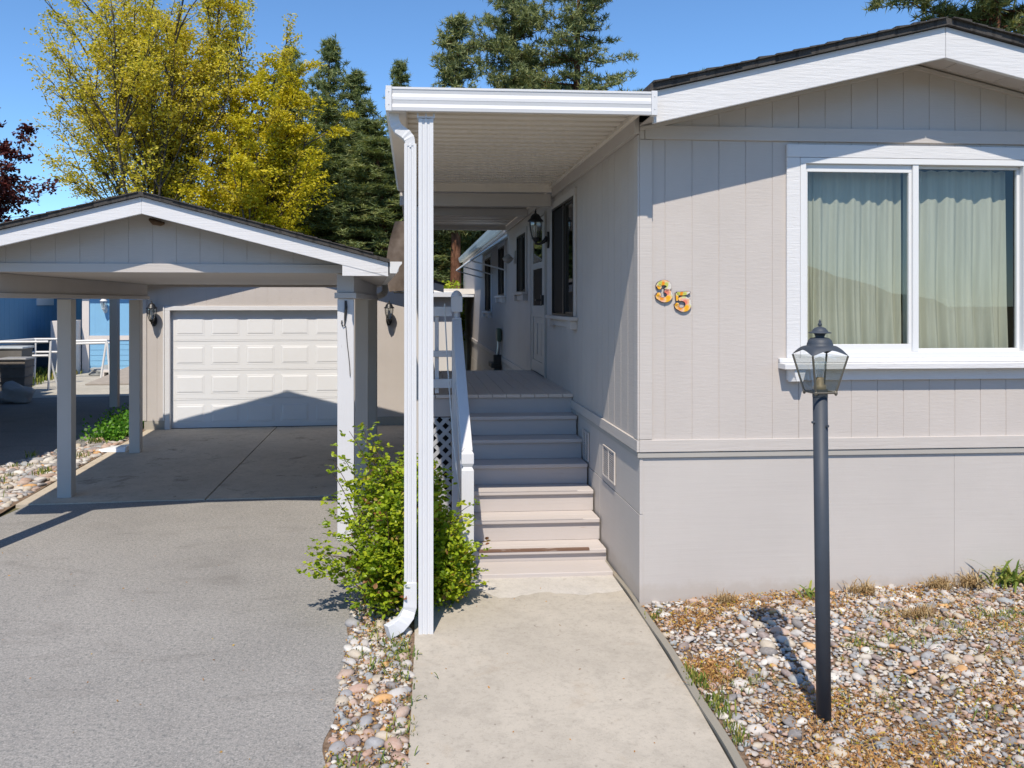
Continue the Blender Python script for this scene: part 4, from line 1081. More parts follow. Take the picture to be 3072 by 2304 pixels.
mb.hexa([(-.155, 0, 2.264), (.0, 0, 2.264), (.235, 4.74, 2.264), (.08, 4.74, 2.264), (-.155, 0, 2.434), (.0, 0, 2.434), (.235, 4.74, 2.434), (.08, 4.74, 2.434)]); part(cp, 'right_beam', mb, TRIMG, .003)
mb = MB(); mb.box(-3.30, -3.13, -.02, 4.96, 2.262, 2.434); part(cp, 'left_beam', mb, SIDING); mb = MB(); mb.box(-3.325, -3.105, -.03, 5.00, 2.215, 2.260); part(cp, 'left_beam_cap', mb, TRIMG, .003)
# strap and rope on the front right post
mb = MB(); mb.tube([(-.075, -.012, 2.19), (-.072, -.016, 2.13), (-.080, -.014, 2.03), (-.083, -.012, 1.985)], [.010, .014, .010, .005], 6); mb.tube([(-.083, -.012, 1.985), (-.085, -.012, 1.965), (-.098, -.012, 1.955), (-.112, -.012, 1.98), (-.108, -.012, 2.01)], .005, 6)
mb.tube([(-.074, -.008, 1.96), (-.062, -.008, 1.80), (-.050, -.008, 1.70), (-.040, -.008, 1.60), (-.035, -.008, 1.50)], .0035, 5)
solo('bungee_cord', 'black bungee strap hooked high on the white front carport post', 'strap', GF, -.08, -.012, 1.5, mb, BLACK)
# wasp nest / knot under the peak
mb = MB(); mb.smooth = True; mb.tube([(CR + .0, -.05, 2.905), (CR + .04, -.06, 2.88), (CR + .10, -.07, 2.865), (CR + .13, -.07, 2.87)], [.012, .028, .022, .012], 8)
solo('bird_nest', 'small brown mud nest under the carport gable peak', 'nest', GF, CR, -.05, 2.88, mb, m_plain('mud', (.14, .09, .06), .9, 0, .1, .004, 60))

# ---------------------------------------------------------------- garage
GV = 6.75
ga = thing('garage', 'taupe garage with white panelled door behind the carport', 'garage', GF, -1.28, GV, 0)
PG = Plane('f', GV)
GR = -1.28
def grk(u, t): return t - .25 * abs(u - GR)
DO = (-3.24, -.30, 0.0, 2.03)
mb = MB(); siding(mb, PG, -3.66, 1.10, .16, lambda u: grk(u, 3.05), .203, -3.45, holes=[(DO[0], DO[1], 0.0, DO[3])])
part(ga, 'front_siding', mb, SIDING)
mb = MB()
mb.poly([(-3.66, GV, .16), (-3.66, GV + 7, .16), (-3.66, GV + 7, 2.45), (-3.66, GV, 2.45)]); mb.poly([(1.10, GV, .16), (1.10, GV + 7, .16), (1.10, GV + 7, 2.45), (1.10, GV, 2.45)]); mb.poly([(-3.66, GV + 7, .16), (1.10, GV + 7, .16), (1.10, GV + 7, 2.45), (GR, GV + 7, 3.05), (-3.66, GV + 7, 2.45)])
part(ga, 'side_walls', mb, SIDING)
mb = MB(); mb.box(-3.66, -3.27, GV - .008, GV + .1, -.03, .158); mb.box(-.27, 1.11, GV - .008, GV + .1, -.03, .158); mb.box(-3.66, -3.6, GV + .1, GV + 7, -.03, .158); mb.box(1.05, 1.11, GV + .1, GV + 7, -.03, .158); part(ga, 'foundation', mb, FOUND)
mb = MB(); PG.box(mb, -3.685, -3.62, .165, 2.5, .001, .018); PG.box(mb, 1.06, 1.12, .165, 2.5, .001, .018); part(ga, 'corner_trim', mb, TRIMG, .002)
mb = MB()
for sgn in (-1, 1):
    ue = -3.98 if sgn < 0 else 1.42; z = grk(ue, 3.14)
    mb.hexa([(GR, GV - .32, 3.14), (ue, GV - .32, z), (ue, GV + 7.3, z), (GR, GV + 7.3, 3.14), (GR, GV - .32, 3.18), (ue, GV - .32, z + .04), (ue, GV + 7.3, z + .04), (GR, GV + 7.3, 3.18)])
part(ga, 'roof', mb, SHING)
mb = MB()
for sgn in (-1, 1):
    ue = -3.96 if sgn < 0 else 1.40
    mb.prism([(GR, GV - .30, 3.01), (ue, GV - .30, grk(ue, 3.01)), (ue, GV - .30, grk(ue, 3.138)), (GR, GV - .30, 3.138)], (0, .03, 0))
part(ga, 'rake_boards', mb, WHITEW)
mb = MB()
PG.box(mb, DO[0] - .085, DO[0] - .0, 0.005, DO[3] + .0, -.10, .022); PG.box(mb, DO[1], DO[1] + .085, 0.005, DO[3], -.10, .022); PG.box(mb, DO[0] - .085, DO[1] + .085, DO[3] + .001, DO[3] + .075, -.10, .022)
PG.box(mb, DO[0] - .110, DO[0] - .087, 0.16, DO[3] + .075, .0, .034)
part(ga, 'door_casing', mb, WHITE, .003)
# sectional door: 4 rows x 5 raised panels
gd = MB(); dD = -.09; rows = 4; cols = 5
H_ = (DO[3] - .02) / rows; Wd = (DO[1] - DO[0]) / cols
for r in range(rows):
    z0 = .015 + r * H_; z1 = z0 + H_ - .004
    PG.box(gd, DO[0] + .002, DO[1] - .002, z0, z1, dD - .03, dD)
    PG.box(gd, DO[0] + .002, DO[1] - .002, z1 - .018, z1 - .006, dD + .0002, dD + .004)
    for c in range(cols):
        a0 = DO[0] + c * Wd + .075; a1 = DO[0] + (c + 1) * Wd - .045; b0 = z0 + .085; b1 = z1 - .105
        m_ = .035
        o4 = [(a0, b0), (a1, b0), (a1, b1), (a0, b1)]; i4 = [(a0 + m_, b0 + m_), (a1 - m_, b0 + m_), (a1 - m_, b1 - m_), (a0 + m_, b1 - m_)]
        g4 = [(a0 + .008, b0 + .008), (a1 - .008, b0 + .008), (a1 - .008, b1 - .008), (a0 + .008, b1 - .008)]
        # bead rim out, recess, raised field
        o5 = [(a0 - .006, b0 - .006), (a1 + .006, b0 - .006), (a1 + .006, b1 + .006), (a0 - .006, b1 + .006)]
        layers = [(o5, .0003), (o4, .0035), (g4, .0006), (i4, .0075)]
        for (A, da), (B, db) in zip(layers, layers[1:]):
            for k in range(4):
                j = (k + 1) % 4
                PG.quad(gd, [(A[k][0], dD + da, A[k][1]), (A[j][0], dD + da, A[j][1]), (B[j][0], dD + db, B[j][1]), (B[k][0], dD + db, B[k][1])])
        PG.quad(gd, [(q[0], dD + .0075, q[1]) for q in i4])
part(ga, 'garage_door', gd, DOORW)
mb = MB(); PG.box(mb, DO[0], DO[1], 0.0, .014, dD - .03, dD + .006); part(ga, 'door_seal', mb, RUBBER)
wall_lantern('black coach lantern on the garage wall left of the white door', GF, PG, -3.50, 1.93, 'black wall lanterns', .92)
wall_lantern('black coach lantern on the garage wall right of the carport posts', GF, PG, .46, 1.93, 'black wall lanterns', .92)
# carport rear downspout near the garage corner
mb = MB(); 
rect_tube(mb, [(.36, 4.80, 2.43), (.36, 4.80, 2.34), (.345, 4.82, 2.30), (.28, 4.88, 2.27), (.22, 4.95, 2.24), (.20, 4.99, 2.20), (.20, 5.0, .14), (.23, 4.9, .05)], .045, .035)
solo('downspout', 'taupe painted downspout between the carport and the garage', 'downspout', GF, .24, 5.0, 0, mb, POSTG, bevel=.003)
# white splash block by the middle left post
mb = MB(); mb.hexa([(-3.75, 4.72, .012), (-3.36, 4.66, .012), (-3.36, 4.98, .012), (-3.66, 5.02, .012), (-3.75, 4.74, .05), (-3.36, 4.70, .085), (-3.36, 4.96, .085), (-3.64, 5.0, .05)])
solo('splash_block', 'white folded plastic sheet by the foot of a grey carport post', 'plastic sheet', GF, -3.5, 4.8, .012, mb, m_paint('white_plastic', (.75, .76, .78), .4, .03, 0), bevel=.01)

exec_marker = 0
# ---------------------------------------------------------------- neighbours on the left
BU = -9.8
bh = thing('blue_house', 'dark blue neighbouring house with white window in shade at left', 'house', GF, BU, 16, 0)
class PlaneR(Plane):
    def P(s, a, d, z): return (s.c + d, a, z)
PBH = PlaneR('r', BU)
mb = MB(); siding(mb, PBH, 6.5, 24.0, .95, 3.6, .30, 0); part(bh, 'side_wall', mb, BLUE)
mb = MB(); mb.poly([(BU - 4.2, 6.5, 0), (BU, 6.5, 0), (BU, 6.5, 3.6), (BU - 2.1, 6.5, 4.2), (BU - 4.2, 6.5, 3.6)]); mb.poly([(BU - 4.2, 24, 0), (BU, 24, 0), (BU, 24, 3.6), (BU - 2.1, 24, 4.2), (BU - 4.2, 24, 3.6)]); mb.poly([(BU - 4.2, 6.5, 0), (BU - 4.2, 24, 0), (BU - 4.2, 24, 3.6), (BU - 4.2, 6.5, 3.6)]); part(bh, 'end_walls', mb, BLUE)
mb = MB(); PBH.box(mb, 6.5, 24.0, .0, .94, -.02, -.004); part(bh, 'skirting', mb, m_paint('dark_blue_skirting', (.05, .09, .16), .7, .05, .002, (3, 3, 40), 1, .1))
mb = MB(); PBH.box(mb, 6.5, 24.03, .90, .99, .0, .02); part(bh, 'belt_trim', mb, m_paint('tan_trim', (.40, .36, .33), .6, .05, 0)); mb = MB(); PBH.box(mb, 23.9, 24.03, .99, 3.6, .0, .022); part(bh, 'corner_trim', mb, m_paint('slate_trim', (.06, .10, .17), .6, .05, 0))
mb = MB()
for (a, b) in ((BU + .35, 3.60), (BU - 4.55, 3.60)):
    mb.hexa([(BU - 2.1, 6.2, 4.25), (a, 6.2, b), (a, 24.3, b), (BU - 2.1, 24.3, 4.25), (BU - 2.1, 6.2, 4.30), (a, 6.2, b + .05), (a, 24.3, b + .05), (BU - 2.1, 24.3, 4.30)])
part(bh, 'roof', mb, SHING)
bw = MB(); PBH.box(bw, 18.0, 18.22, 2.07, 3.1, .0, .03); PBH.box(bw, 19.0, 19.25, 2.07, 3.1, 0, .03); PBH.box(bw, 18.22, 19.0, 2.07, 2.28, .0, .03); PBH.box(bw, 18.22, 19.0, 2.95, 3.1, .0, .03)
bwin = part(bh, 'window', bw, VINYL); mb = MB(); PBH.quad(mb, [(18.22, .01, 2.28), (19.0, .01, 2.28), (19.0, .01, 2.95), (18.22, .01, 2.95)]); part(bwin, 'pane', mb, m_plain('dark_pane', (.02, .035, .05), .08))

bs = thing('blue_shed', 'light blue sunlit shed with cream corner boards and a cream door', 'shed', GF, -6.3, 18.4, 0)
PS = Plane('f', 18.4)
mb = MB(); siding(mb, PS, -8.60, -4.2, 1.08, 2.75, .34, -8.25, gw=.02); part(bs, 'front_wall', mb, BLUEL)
mb = MB()
for k in range(6): PS.box(mb, -8.40, -4.2, .04 + k * .165, .195 + k * .165, 0, .014)
part(bs, 'lap_boards', mb, BLUEL, .002)
mb = MB(); mb.box(-8.6, -4.2, 18.41, 21.5, 0, 2.74); part(bs, 'body', mb, BLUEL)
mb = MB(); PS.box(mb, -8.62, -8.42, 0, 2.7, .0, .05); PS.box(mb, -8.42, -7.0, 1.0, 1.14, .015, .04); PS.box(mb, -7.02, -6.86, .1, 2.6, .0, .05); PS.box(mb, -5.9, -5.74, .1, 2.6, .0, .05); part(bs, 'trim', mb, CREAM)
mb = MB(); PS.box(mb, -6.85, -5.91, .35, 2.3, .0, .03); sdoor = part(bs, 'door', mb, CREAM, .003); mb = MB(); mb.tube([(-6.78, 18.34, 1.2), (-6.78, 18.30, 1.2), (-6.70, 18.30, 1.14)], .02, 6); part(sdoor, 'door_handle', mb, DARKM)
mb = MB(); mb.hexa([(-8.9, 18.0, 2.72), (-3.9, 18.0, 2.72), (-3.9, 20, 3.1), (-8.9, 20, 3.1), (-8.9, 18.0, 2.78), (-3.9, 18.0, 2.78), (-3.9, 20, 3.16), (-8.9, 20, 3.16)]); part(bs, 'roof', mb, SHING)
wl = wall_lantern('white box lantern high on the light blue shed', GF, PS, -7.95, 2.03, 'white shed lanterns', 1.1, mat=VINYL)
# cream utility wall between house and shed
mb = MB(); mb.box(-9.1, -8.66, 17.2, 18.4, 0, 1.62); solo('wall', 'low cream block wall between the blue house and the blue shed', 'wall', GF, -8.9, 17.8, 0, mb, CREAM, bevel=.01)
# neighbour carport post and roof
nc = thing('neighbour_carport', 'slender grey post and flat roof of the neighbouring carport', 'carport', GF, -5.1, 9.9, 0)
mb = MB(); mb.box(-5.19, -5.03, 9.86, 10.02, 0, 2.42); part(nc, 'post', mb, POSTG, .006)
mb = MB(); mb.box(-13.0, -4.95, 2.2, 10.45, 2.62, 2.72); mb.box(-12.9, -5.02, 9.85, 10.0, 2.45, 2.62); mb.box(-5.19, -5.03, 2.4, 9.84, 2.45, 2.619); part(nc, 'roof', mb, TRIMG)
mb = MB(); mb.tube([(-5.45, 9.8, 2.44), (-5.36, 9.8, 2.36), (-5.22, 9.82, 2.30), (-5.11, 9.84, 2.29)], [.05, .07, .06, .04], 8); part(nc, 'bracket', mb, ALU)
for k, yy in enumerate((2.4,)): mb = MB(); mb.box(-5.19 - .0, -5.03, 2.24, 2.39, 0, 2.42)
# white tube frames
def frame_rack(label, pts_fn, u, v):
    t = MB(); pts_fn(t); return solo('pipe_rack', label, 'rack', GF, u, v, 0, t, VINYL, group='white pipe racks on the pavement')
def fr1(t):
    r = .028; A = (-8.95, 13.2); B = (-7.70, 13.35); C = (-8.6, 14.8); D = (-7.9, 14.8)
    for z in (1.20, .86):
        t.tube([(A[0], A[1], z), (B[0], B[1], z)], r, 8); t.tube([(A[0], A[1], z), (C[0], C[1], z)], r, 8); t.tube([(C[0], C[1], z), (D[0], D[1], z)], r, 8)
    for (p, lean) in ((A, 0), (B, .06), (C, .04), (D, 0)):
        t.tube([(p[0], p[1], 0.014), (p[0] + lean, p[1], 1.21)], r, 8)
    t.tube([(B[0] + .16, B[1] + .2, .014), (B[0] + .02, B[1], .88)], r, 8)
frame_rack('white pipe rack beside the dark blue house', fr1, -8.0, 13.8)
def fr2(t):
    r = .03
    for a, b in (((-8.62, 16.3), (-8.50, 16.3)), ((-8.42, 16.3), (-8.48, 16.3)), ((-7.45, 16.4), (-7.30, 16.4)), ((-7.20, 16.4), (-7.28, 16.4))): t.tube([(a[0], a[1], .014), (b[0], b[1], 1.06)], r, 8)
    t.tube([(-8.5, 16.3, 1.06), (-7.28, 16.4, 1.08)], r * 1.2, 8); t.tube([(-8.5, 16.6, .98), (-7.28, 16.7, 1.0)], r, 8)
frame_rack('white pipe trestle before the light blue shed', fr2, -7.9, 16.4)
mb = MB(); mb.box(-7.62, -6.9, 16.9, 17.3, .13, .2); 
for u in (-7.62, -7.3, -6.98): mb.box(u, u + .1, 16.9, 17.3, .014, .13)
solo('pallet', 'white wooden pallet block by the light blue shed', 'pallet', GF, -7.3, 17.1, .014, mb, CREAM, bevel=.008)
mb = MB(); mb.hexa([(-7.2, 14.4, .02), (-5.2, 14.4, .02), (-4.9, 16.4, .02), (-6.5, 16.4, .02), (-7.2, 14.4, .05), (-5.2, 14.4, .05), (-4.9, 16.4, .42), (-6.5, 16.4, .42)])
solo('ramp', 'grey plywood ramp sloping up to the shed door', 'ramp', GF, -6.1, 15.4, .014, mb, m_plain('ply_grey', (.32, .29, .26), .9, 0, .2, .004, 30))
# plank leaning, bins, cooler, bag
mb = MB(); mb.hexa([(-9.3, 14.0, 1.0), (-9.12, 14.0, 1.0), (-8.70, 14.6, .02), (-8.88, 14.6, .02), (-9.3, 14.05, 1.0), (-9.12, 14.05, 1.0), (-8.70, 14.65, .02), (-8.88, 14.65, .02)])
solo('plank', 'rust brown plank leaning on the blue house skirting', 'plank', GF, -8.9, 14.4, .014, mb, m_plain('rust_brown', (.22, .07, .04), .8))
def bin_(label, u, v, w_, d_, h, lidc, body, nm='bin'):
    t = thing(nm, label, 'bin', GF, u, v, .01)
    m1 = MB(); a, b = w_ / 2, d_ / 2
    m1.hexa([(u - a * .85, v - b * .85, .012), (u + a * .85, v - b * .85, .012), (u + a * .85, v + b * .85, .012), (u - a * .85, v + b * .85, .012), (u - a, v - b, h), (u + a, v - b, h), (u + a, v + b, h), (u - a, v + b, h)])
    for k in range(3): m1.box(u - a - .01, u + a + .01, v - b - .01, v + b + .01, h * .3 + k * h * .25, h * .3 + k * h * .25 + .015)
    part(t, 'body', m1, body, .012)
    m2 = MB(); m2.box(u - a - .03, u + a + .03, v - b - .03, v + b + .03, h + .002, h + .05); part(t, 'lid', m2, lidc, .015)
    return t
bin_('tall grey storage bin with pale lid at the left frame edge', -8.23, 12.6, .70, .6, 1.08, m_plain('pale_lid', (.45, .50, .55), .4), m_plain('grey_tub', (.15, .145, .14), .7), 'storage_bin')
bin_('lower grey storage bin with a flat lid beside the tall one', -7.86, 12.0, .55, .5, .86, m_plain('grey_lid', (.30, .31, .33), .4), m_plain('stone_tub', (.20, .18, .165), .8, 0, .3, .01, 12), 'storage_bin')
def blob(name, label, cat, fr, c, r, mat, seed, rough=.25, sub=3, group=None):
    import bmesh
    bm = bmesh.new(); bmesh.ops.create_icosphere(bm, subdivisions=sub, radius=1.0); rr = random.Random(seed)
    ph = [rr.uniform(0, 9) for _ in range(9)]
    for v_ in bm.verts:
        x, y, z = v_.co
        k = 1 + rough * (math.sin(3 * x + ph[0]) * math.sin(4 * y + ph[1]) + .6 * math.sin(7 * z + ph[2] + 3 * x) + .35 * math.sin(13 * x + ph[3]) * math.sin(11 * y + 9 * z + ph[4]))
        v_.co = Vector((x * r[0] * k, y * r[1] * k, max(-.98 * r[2] * .5, z * r[2] * k)))
    me = bpy.data.meshes.new(name); bm.to_mesh(me); bm.free(); me.materials.append(mat)
    for p in me.polygons: p.use_smooth = True
    o = bpy.data.objects.new(name, me); col.objects.link(o); o.location = fr.w(*c); o.rotation_euler = (0, 0, fr.a); setp(o, label, cat, group)
    return o
N = NT('clear_plastic_film'); N.base((.50, .51, .52)); N.rough(.35); N.b.inputs['Alpha'].default_value = .75; N.bump(N.noise(9, 6, .8), .08)
blob('plastic_bag', 'crumpled clear plastic bag on the dark asphalt by the bins', 'bag', GF, (-7.43, 10.9, .16), (.36, .30, .26), N.mat, 4, .22)
blob('rag_pile', 'small pale heap of rags by the shed wall', 'rags', GF, (-7.7, 17.4, .1), (.32, .25, .18), m_plain('rag_grey', (.3, .32, .33), .9, 0, .1, .02, 20), 14, .25)

# ---------------------------------------------------------------- far buildings behind the deck
fs = thing('white_shed', 'small white shed with a white gutter glimpsed behind the deck rail', 'shed', GF, 1.9, 14, 0)
mb = MB(); mb.box(1.35, 2.52, 14, 17, 0, 2.30); part(fs, 'walls', mb, m_paint('shed_white', (.62, .62, .64), .6, .03, .001, (40, 40, 2)))
mb = MB(); mb.hexa([(1.1, 13.6, 2.32), (2.70, 13.6, 2.32), (2.70, 17.3, 2.32), (1.1, 17.3, 2.32), (1.1, 13.6, 2.62), (2.70, 13.6, 2.38), (2.70, 17.3, 2.38), (1.1, 17.3, 2.62)]); part(fs, 'roof', mb, SHING)
mb = MB(); mb.box(1.1, 2.70, 13.55, 13.598, 2.30, 2.44); mb.box(2.70, 2.84, 13.55, 17.3, 2.30, 2.43); part(fs, 'gutter', mb, ALU, .01)
fc = thing('far_shelter', 'low flat white gutter roof beyond the deck rail', 'shelter', HF, -1.0, 17, 0)
mb = MB(); mb.box(-1.9, .0, 15.5, 22, 2.44, 2.50); mb.box(-1.9, 0, 15.4, 15.49, 2.38, 2.52); part(fc, 'roof', mb, ALUD)
mb = MB(); mb.box(-1.3, -1.18, 15.6, 15.72, 0, 2.43); mb.box(-1.3, -1.18, 21, 21.12, 0, 2.43); part(fc, 'post', mb, POSTG)
mb = MB(); mb.box(-2.2, -.2, 22.3, 22.36, 0, 1.25); mb.box(-2.2, -.2, 22.27, 22.39, 1.25, 1.29); solo('fence', 'pale grey board fence far behind the deck', 'fence', HF, -1.2, 22.3, 0, mb, CREAM)
bx = MB(); bx.box(-.62, -.10, 17.3, 17.5, .2, 1.05); solo('utility_cabinet', 'pale green utility cabinet at the far end of the side wall', 'cabinet', HF, -.4, 17.4, 0, bx, m_plain('pale_green', (.33, .42, .33), .6), bevel=.01)

# ---------------------------------------------------------------- vegetation generators
def rnd_unit(r, n):
    d = r.normal(size=(n, 3)); return d / np.linalg.norm(d, axis=1, keepdims=True)
def frame_for(d, r):
    t = r.normal(size=d.shape); p = np.cross(d, t); return p / (np.linalg.norm(p, axis=1, keepdims=True) + 1e-9)
def spikes(centers, r, K, L0, L1, w, up=.25, flat=1.0, rnd=None):
    """needle tufts"""
    M = len(centers); c = np.repeat(centers, K, axis=0); n = M * K
    d = rnd_unit(r, n); d[:, 2] = d[:, 2] * flat + up; d /= np.linalg.norm(d, axis=1, keepdims=True)
    p = frame_for(d, r); L = r.uniform(L0, L1, (n, 1)); ww = w * r.uniform(.7, 1.3, (n, 1))
    a = c + d * L * .10; v = np.stack([a + p * ww, a - p * ww, c + d * L], axis=1).reshape(-1, 3)
    tone = np.repeat(r.uniform(0, 1, M) if rnd is None else rnd, K) * .6 + r.uniform(0, .4, n)
    return v, np.arange(n * 3).reshape(-1, 3), tone
def leaves(centers, dirs, r, size, w=.6):
    """one kite quad per centre"""
    n = len(centers); p = frame_for(dirs, r); L = size * r.uniform(.7, 1.3, (n, 1))
    m = centers + dirs * L * .45
    v = np.stack([centers, m + p * L * w * .5, centers + dirs * L, m - p * L * w * .5], axis=1).reshape(-1, 3)
    return v, np.arange(n * 4).reshape(-1, 4)

def plant_obj(name, label, cat, loc, group, trunk_mb, tmat, crown_me, kind=None):
    t = bpy.data.objects.new(name, None); col.objects.link(t); t.location = loc; setp(t, label, cat, group, kind); OFF[t.name] = (0, 0, 0)
    part(t, 'trunk', trunk_mb, tmat)
    o = bpy.data.objects.new('crown', crown_me); col.objects.link(o); o.parent = t
    return t
def copy_tree(src, loc, s, rz, label, group=None):
    r = src.copy(); col.objects.link(r); r.location = loc; r.scale = (s[0], s[0], s[1]); r.rotation_euler = (0, 0, rz); r['label'] = label
    if group: r['group'] = group
    for ch in list(src.children):
        c = ch.copy(); col.objects.link(c); c.parent = r
    return r

def make_pine(name, label, loc, seed, h, rad, mat, start=.12, dens=1.0, open_=.0, K=13, Lc=(.18, .42), wd=.030, shape=.75, group=None, bark=BARK):
    r = np.random.default_rng(seed); tb = MB(); tb.smooth = True
    lean = r.uniform(-.02, .02, 2)
    tp = [(lean[0] * h * t * t, lean[1] * h * t * t, h * t) for t in np.linspace(0, .99, 12)]
    tb.tube(tp, [max(.02, .020 * h * (1 - t) ** .9 + .015) for t in np.linspace(0, 1, 12)], 9)
    cs = []; 
    nwh = int(h * 2.6 * dens)
    for i in range(nwh):
        t = start + (1 - start) * (i + r.uniform(0, 1)) / nwh
        z = t * h; env = (1 - (t - start) / (1 - start)) ** shape * min(1, ((t - start) / .10) * .5 + .5)
        for b in range(int(r.integers(3, 6))):
            az = r.uniform(0, 2 * np.pi); L = rad * env * r.uniform(.40, 1.25) + .18
            if open_ and r.random() < open_: continue
            rise = r.uniform(.05, .45) * (0.4 + t)
            n = max(2, int(L / .30)); base = np.array([lean[0] * h * t * t, lean[1] * h * t * t, z])
            pts = []
            az2 = az
            for k in range(n + 1):
                q = k / n; dd = L * q
                pts.append(base + np.array([math.cos(az2) * dd, math.sin(az2) * dd, rise * dd * (q * .9 - .15) - .05 * dd]))
                az2 += r.uniform(-.09, .09)
            tb.tube([tuple(p) for p in pts], [max(.008, .035 * (1 - k / n) * (L / 2) ** .5 + .008) for k in range(n + 1)], 4, cap=False)
            for k in range(1, n + 1):
                q = k / n
                if q < .22: continue
                spread = .10 + .28 * L / max(rad, .1) * (1 - abs(q - .6))
                for _ in range(4 if q < .9 else 5):
                    cs.append(pts[k] + np.array([r.normal() * spread, r.normal() * spread, abs(r.normal()) * .10]))
    for _ in range(int(10 * dens)): cs.append(np.array([lean[0] * h + r.normal() * .10, lean[1] * h + r.normal() * .10, h * r.uniform(.93, 1.0)]))
    cs = np.array(cs); v, f, tone = spikes(cs, r, K, Lc[0], Lc[1], wd, up=.30)
    me = np_mesh('crown', v, f, mat, {'rnd': tone})
    return plant_obj(name, label, 'tree', loc, group, tb, bark, me)

def make_broad(name, label, loc, seed, h, rad, mat, nstem=7, leaf=.10, per=5, levels=3, spread=.9, start=.18, group=None, cat='tree', lens=(1.0, .42, .30), twig=.16, dens=1.0, bark=BARKG, conic=False, rb=.030):
    r = np.random.default_rng(seed); tb = MB(); tb.smooth = True
    tips = []
    def grow(p, d, L, rad_, lev):
        n = 6 if lev == 0 else (5 if lev == 1 else 3)
        pts = [p.copy()]; dirs = [d.copy()]; q = p.copy(); dd = d.copy()
        for k in range(n):
            dd = dd + r.normal(size=3) * (.10 if lev < 2 else .18); dd[2] += .07 if lev < 2 else -.02
            dd /= np.linalg.norm(dd); q = q + dd * L / n; pts.append(q.copy()); dirs.append(dd.copy())
        tb.tube([tuple(x) for x in pts], [max(.006, rad_ * (1 - .85 * k / n)) for k in range(n + 1)], 5 if lev < 2 else 3, cap=False)
        if lev >= levels - 1:
            for k in range(1, n + 1):
                for _ in range(per): tips.append((pts[k] + r.normal(size=3) * np.array([.13, .13, .07]) * (L + .3) * twig / .16 * .8, dirs[k]))
            return
        nb = int((9 if lev == 0 else 7) * dens)
        for _ in range(nb):
            t = r.uniform(.22, 1.0) ; k = min(n, int(t * n + .5)); bd = dirs[k] + rnd_unit(r, 1)[0] * spread * (1.0 if lev == 0 else .9); bd[2] = bd[2] * .75 + .12
            bd /= np.linalg.norm(bd); ll = L * lens[lev + 1] * r.uniform(.6, 1.3) * (1.25 - .6 * t)
            grow(pts[k], bd, ll, rad_ * .45, lev + 1)
    z0 = h * start
    tb.tube([(0, 0, -.1), (.02, .01, z0 * .5), (0, 0, z0)], [rb * h * .55, rb * h * .45, rb * h * .38], 9)
    for s in range(nstem):
        az = 2.399963 * s + r.uniform(-.25, .25); tilt = ((s + .3) / nstem) ** .6
        hor = tilt * rad / (h - z0) * 1.15
        d = np.array([math.cos(az) * hor, math.sin(az) * hor, 1.0 if not conic else .9]); L = (h - z0) * (1.02 - .16 * tilt); d /= np.linalg.norm(d)
        grow(np.array([0, 0, z0 * r.uniform(.75, 1.1)]), d, L, rb * h * .22, 0)
    c = np.array([t[0] for t in tips]); n = len(c)
    K = 3; c3 = np.repeat(c, K, axis=0) + r.normal(size=(n * K, 3)) * np.array([.09, .09, .045])
    dirs = rnd_unit(r, n * K); dirs[:, 2] *= .5; dirs /= np.linalg.norm(dirs, axis=1, keepdims=True)
    v, f = leaves(c3, dirs, r, leaf); tone = np.repeat(r.uniform(0, 1, n), K) * .6 + r.uniform(0, .4, n * K)
    me = np_mesh('crown', v, f, mat, {'rnd': tone}, nv=4)
    return plant_obj(name, label, cat, loc, group, tb, bark, me)

# ---- trees
GT = 'evergreens behind the carport'
make_broad('deciduous_tree', 'tall airy tree in yellow-green spring leaf behind the carport', (-14.1, 36, 0), 27, 14.7, 4.5, L_YEL, nstem=22, leaf=.125, per=7, dens=1.2, spread=.56, start=.12)
make_broad('deciduous_tree', 'dense conical tree in bright yellow-green leaf right of the airy tree', (-9.3, 34, 0), 33, 11.0, 1.05, L_YEL2, nstem=12, leaf=.13, per=8, dens=1.1, spread=.75, start=.05, lens=(1.0, .30, .34))
make_broad('purple_maple', 'dark purple-leaved tree at the left frame edge', (-17.7, 27, 0), 44, 8.0, 2.9, L_PUR, nstem=6, leaf=.15, per=6, spread=1.0, start=.22)
pA = make_pine('pine_tree', 'ponderosa pine with bare reddish trunk rising behind the porch cover', (-.75, 38, 0), 7, 15.6, 1.9, L_PINE, start=.34, dens=1.15, K=13, shape=.55)
pB = make_pine('pine_tree', 'broad tall pine, middle of the three above the porch cover', (2.4, 44, 0), 8, 22.0, 3.3, L_PINE, start=.25, dens=1.1, K=13, shape=.5)
pC = make_pine('pine_tree', 'open wide pine with bare twigs, right of the three above the porch cover', (5.4, 42, 0), 9, 21.3, 3.7, L_PINE, start=.25, dens=.95, open_=.1, K=12, shape=.5)
fA = make_pine('fir_tree', 'slender dark conifer with the tallest tip left of the porch cover', (-8.6, 47, 0), 10, 17.4, 2.6, L_FIR, start=.06, dens=1.3, K=12, shape=.75)
fB = make_pine('fir_tree', 'thin-topped dark conifer beside the yellow tree', (-10.6, 48, 0), 12, 17.4, 2.8, L_FIR, start=.06, dens=1.15, open_=.08, K=12, shape=.72)
copy_tree(fA, (-6.55, 45, 0), (1.15, .87), 2.0, 'shorter pointed dark conifer nearest the porch cover on its left', GT)
copy_tree(fB, (-12.3, 51, 0), (1.0, .98), 4.0, 'dark conifer tip showing just right of the yellow-green trees', GT)
copy_tree(fA, (-4.9, 52, 0), (.9, 1.02), 1.2, 'small conifer tip peeking above the left end of the porch cover', GT)
fA['group'] = GT; fB['group'] = GT
bp = make_pine('pine_tree', 'large pine crown overhanging the top right corner behind the ridge', (21.6, 33, 0), 15, 23, 5.0, L_PINE, start=.30, dens=.9, open_=.1, K=15, Lc=(.2, .5), shape=.35)
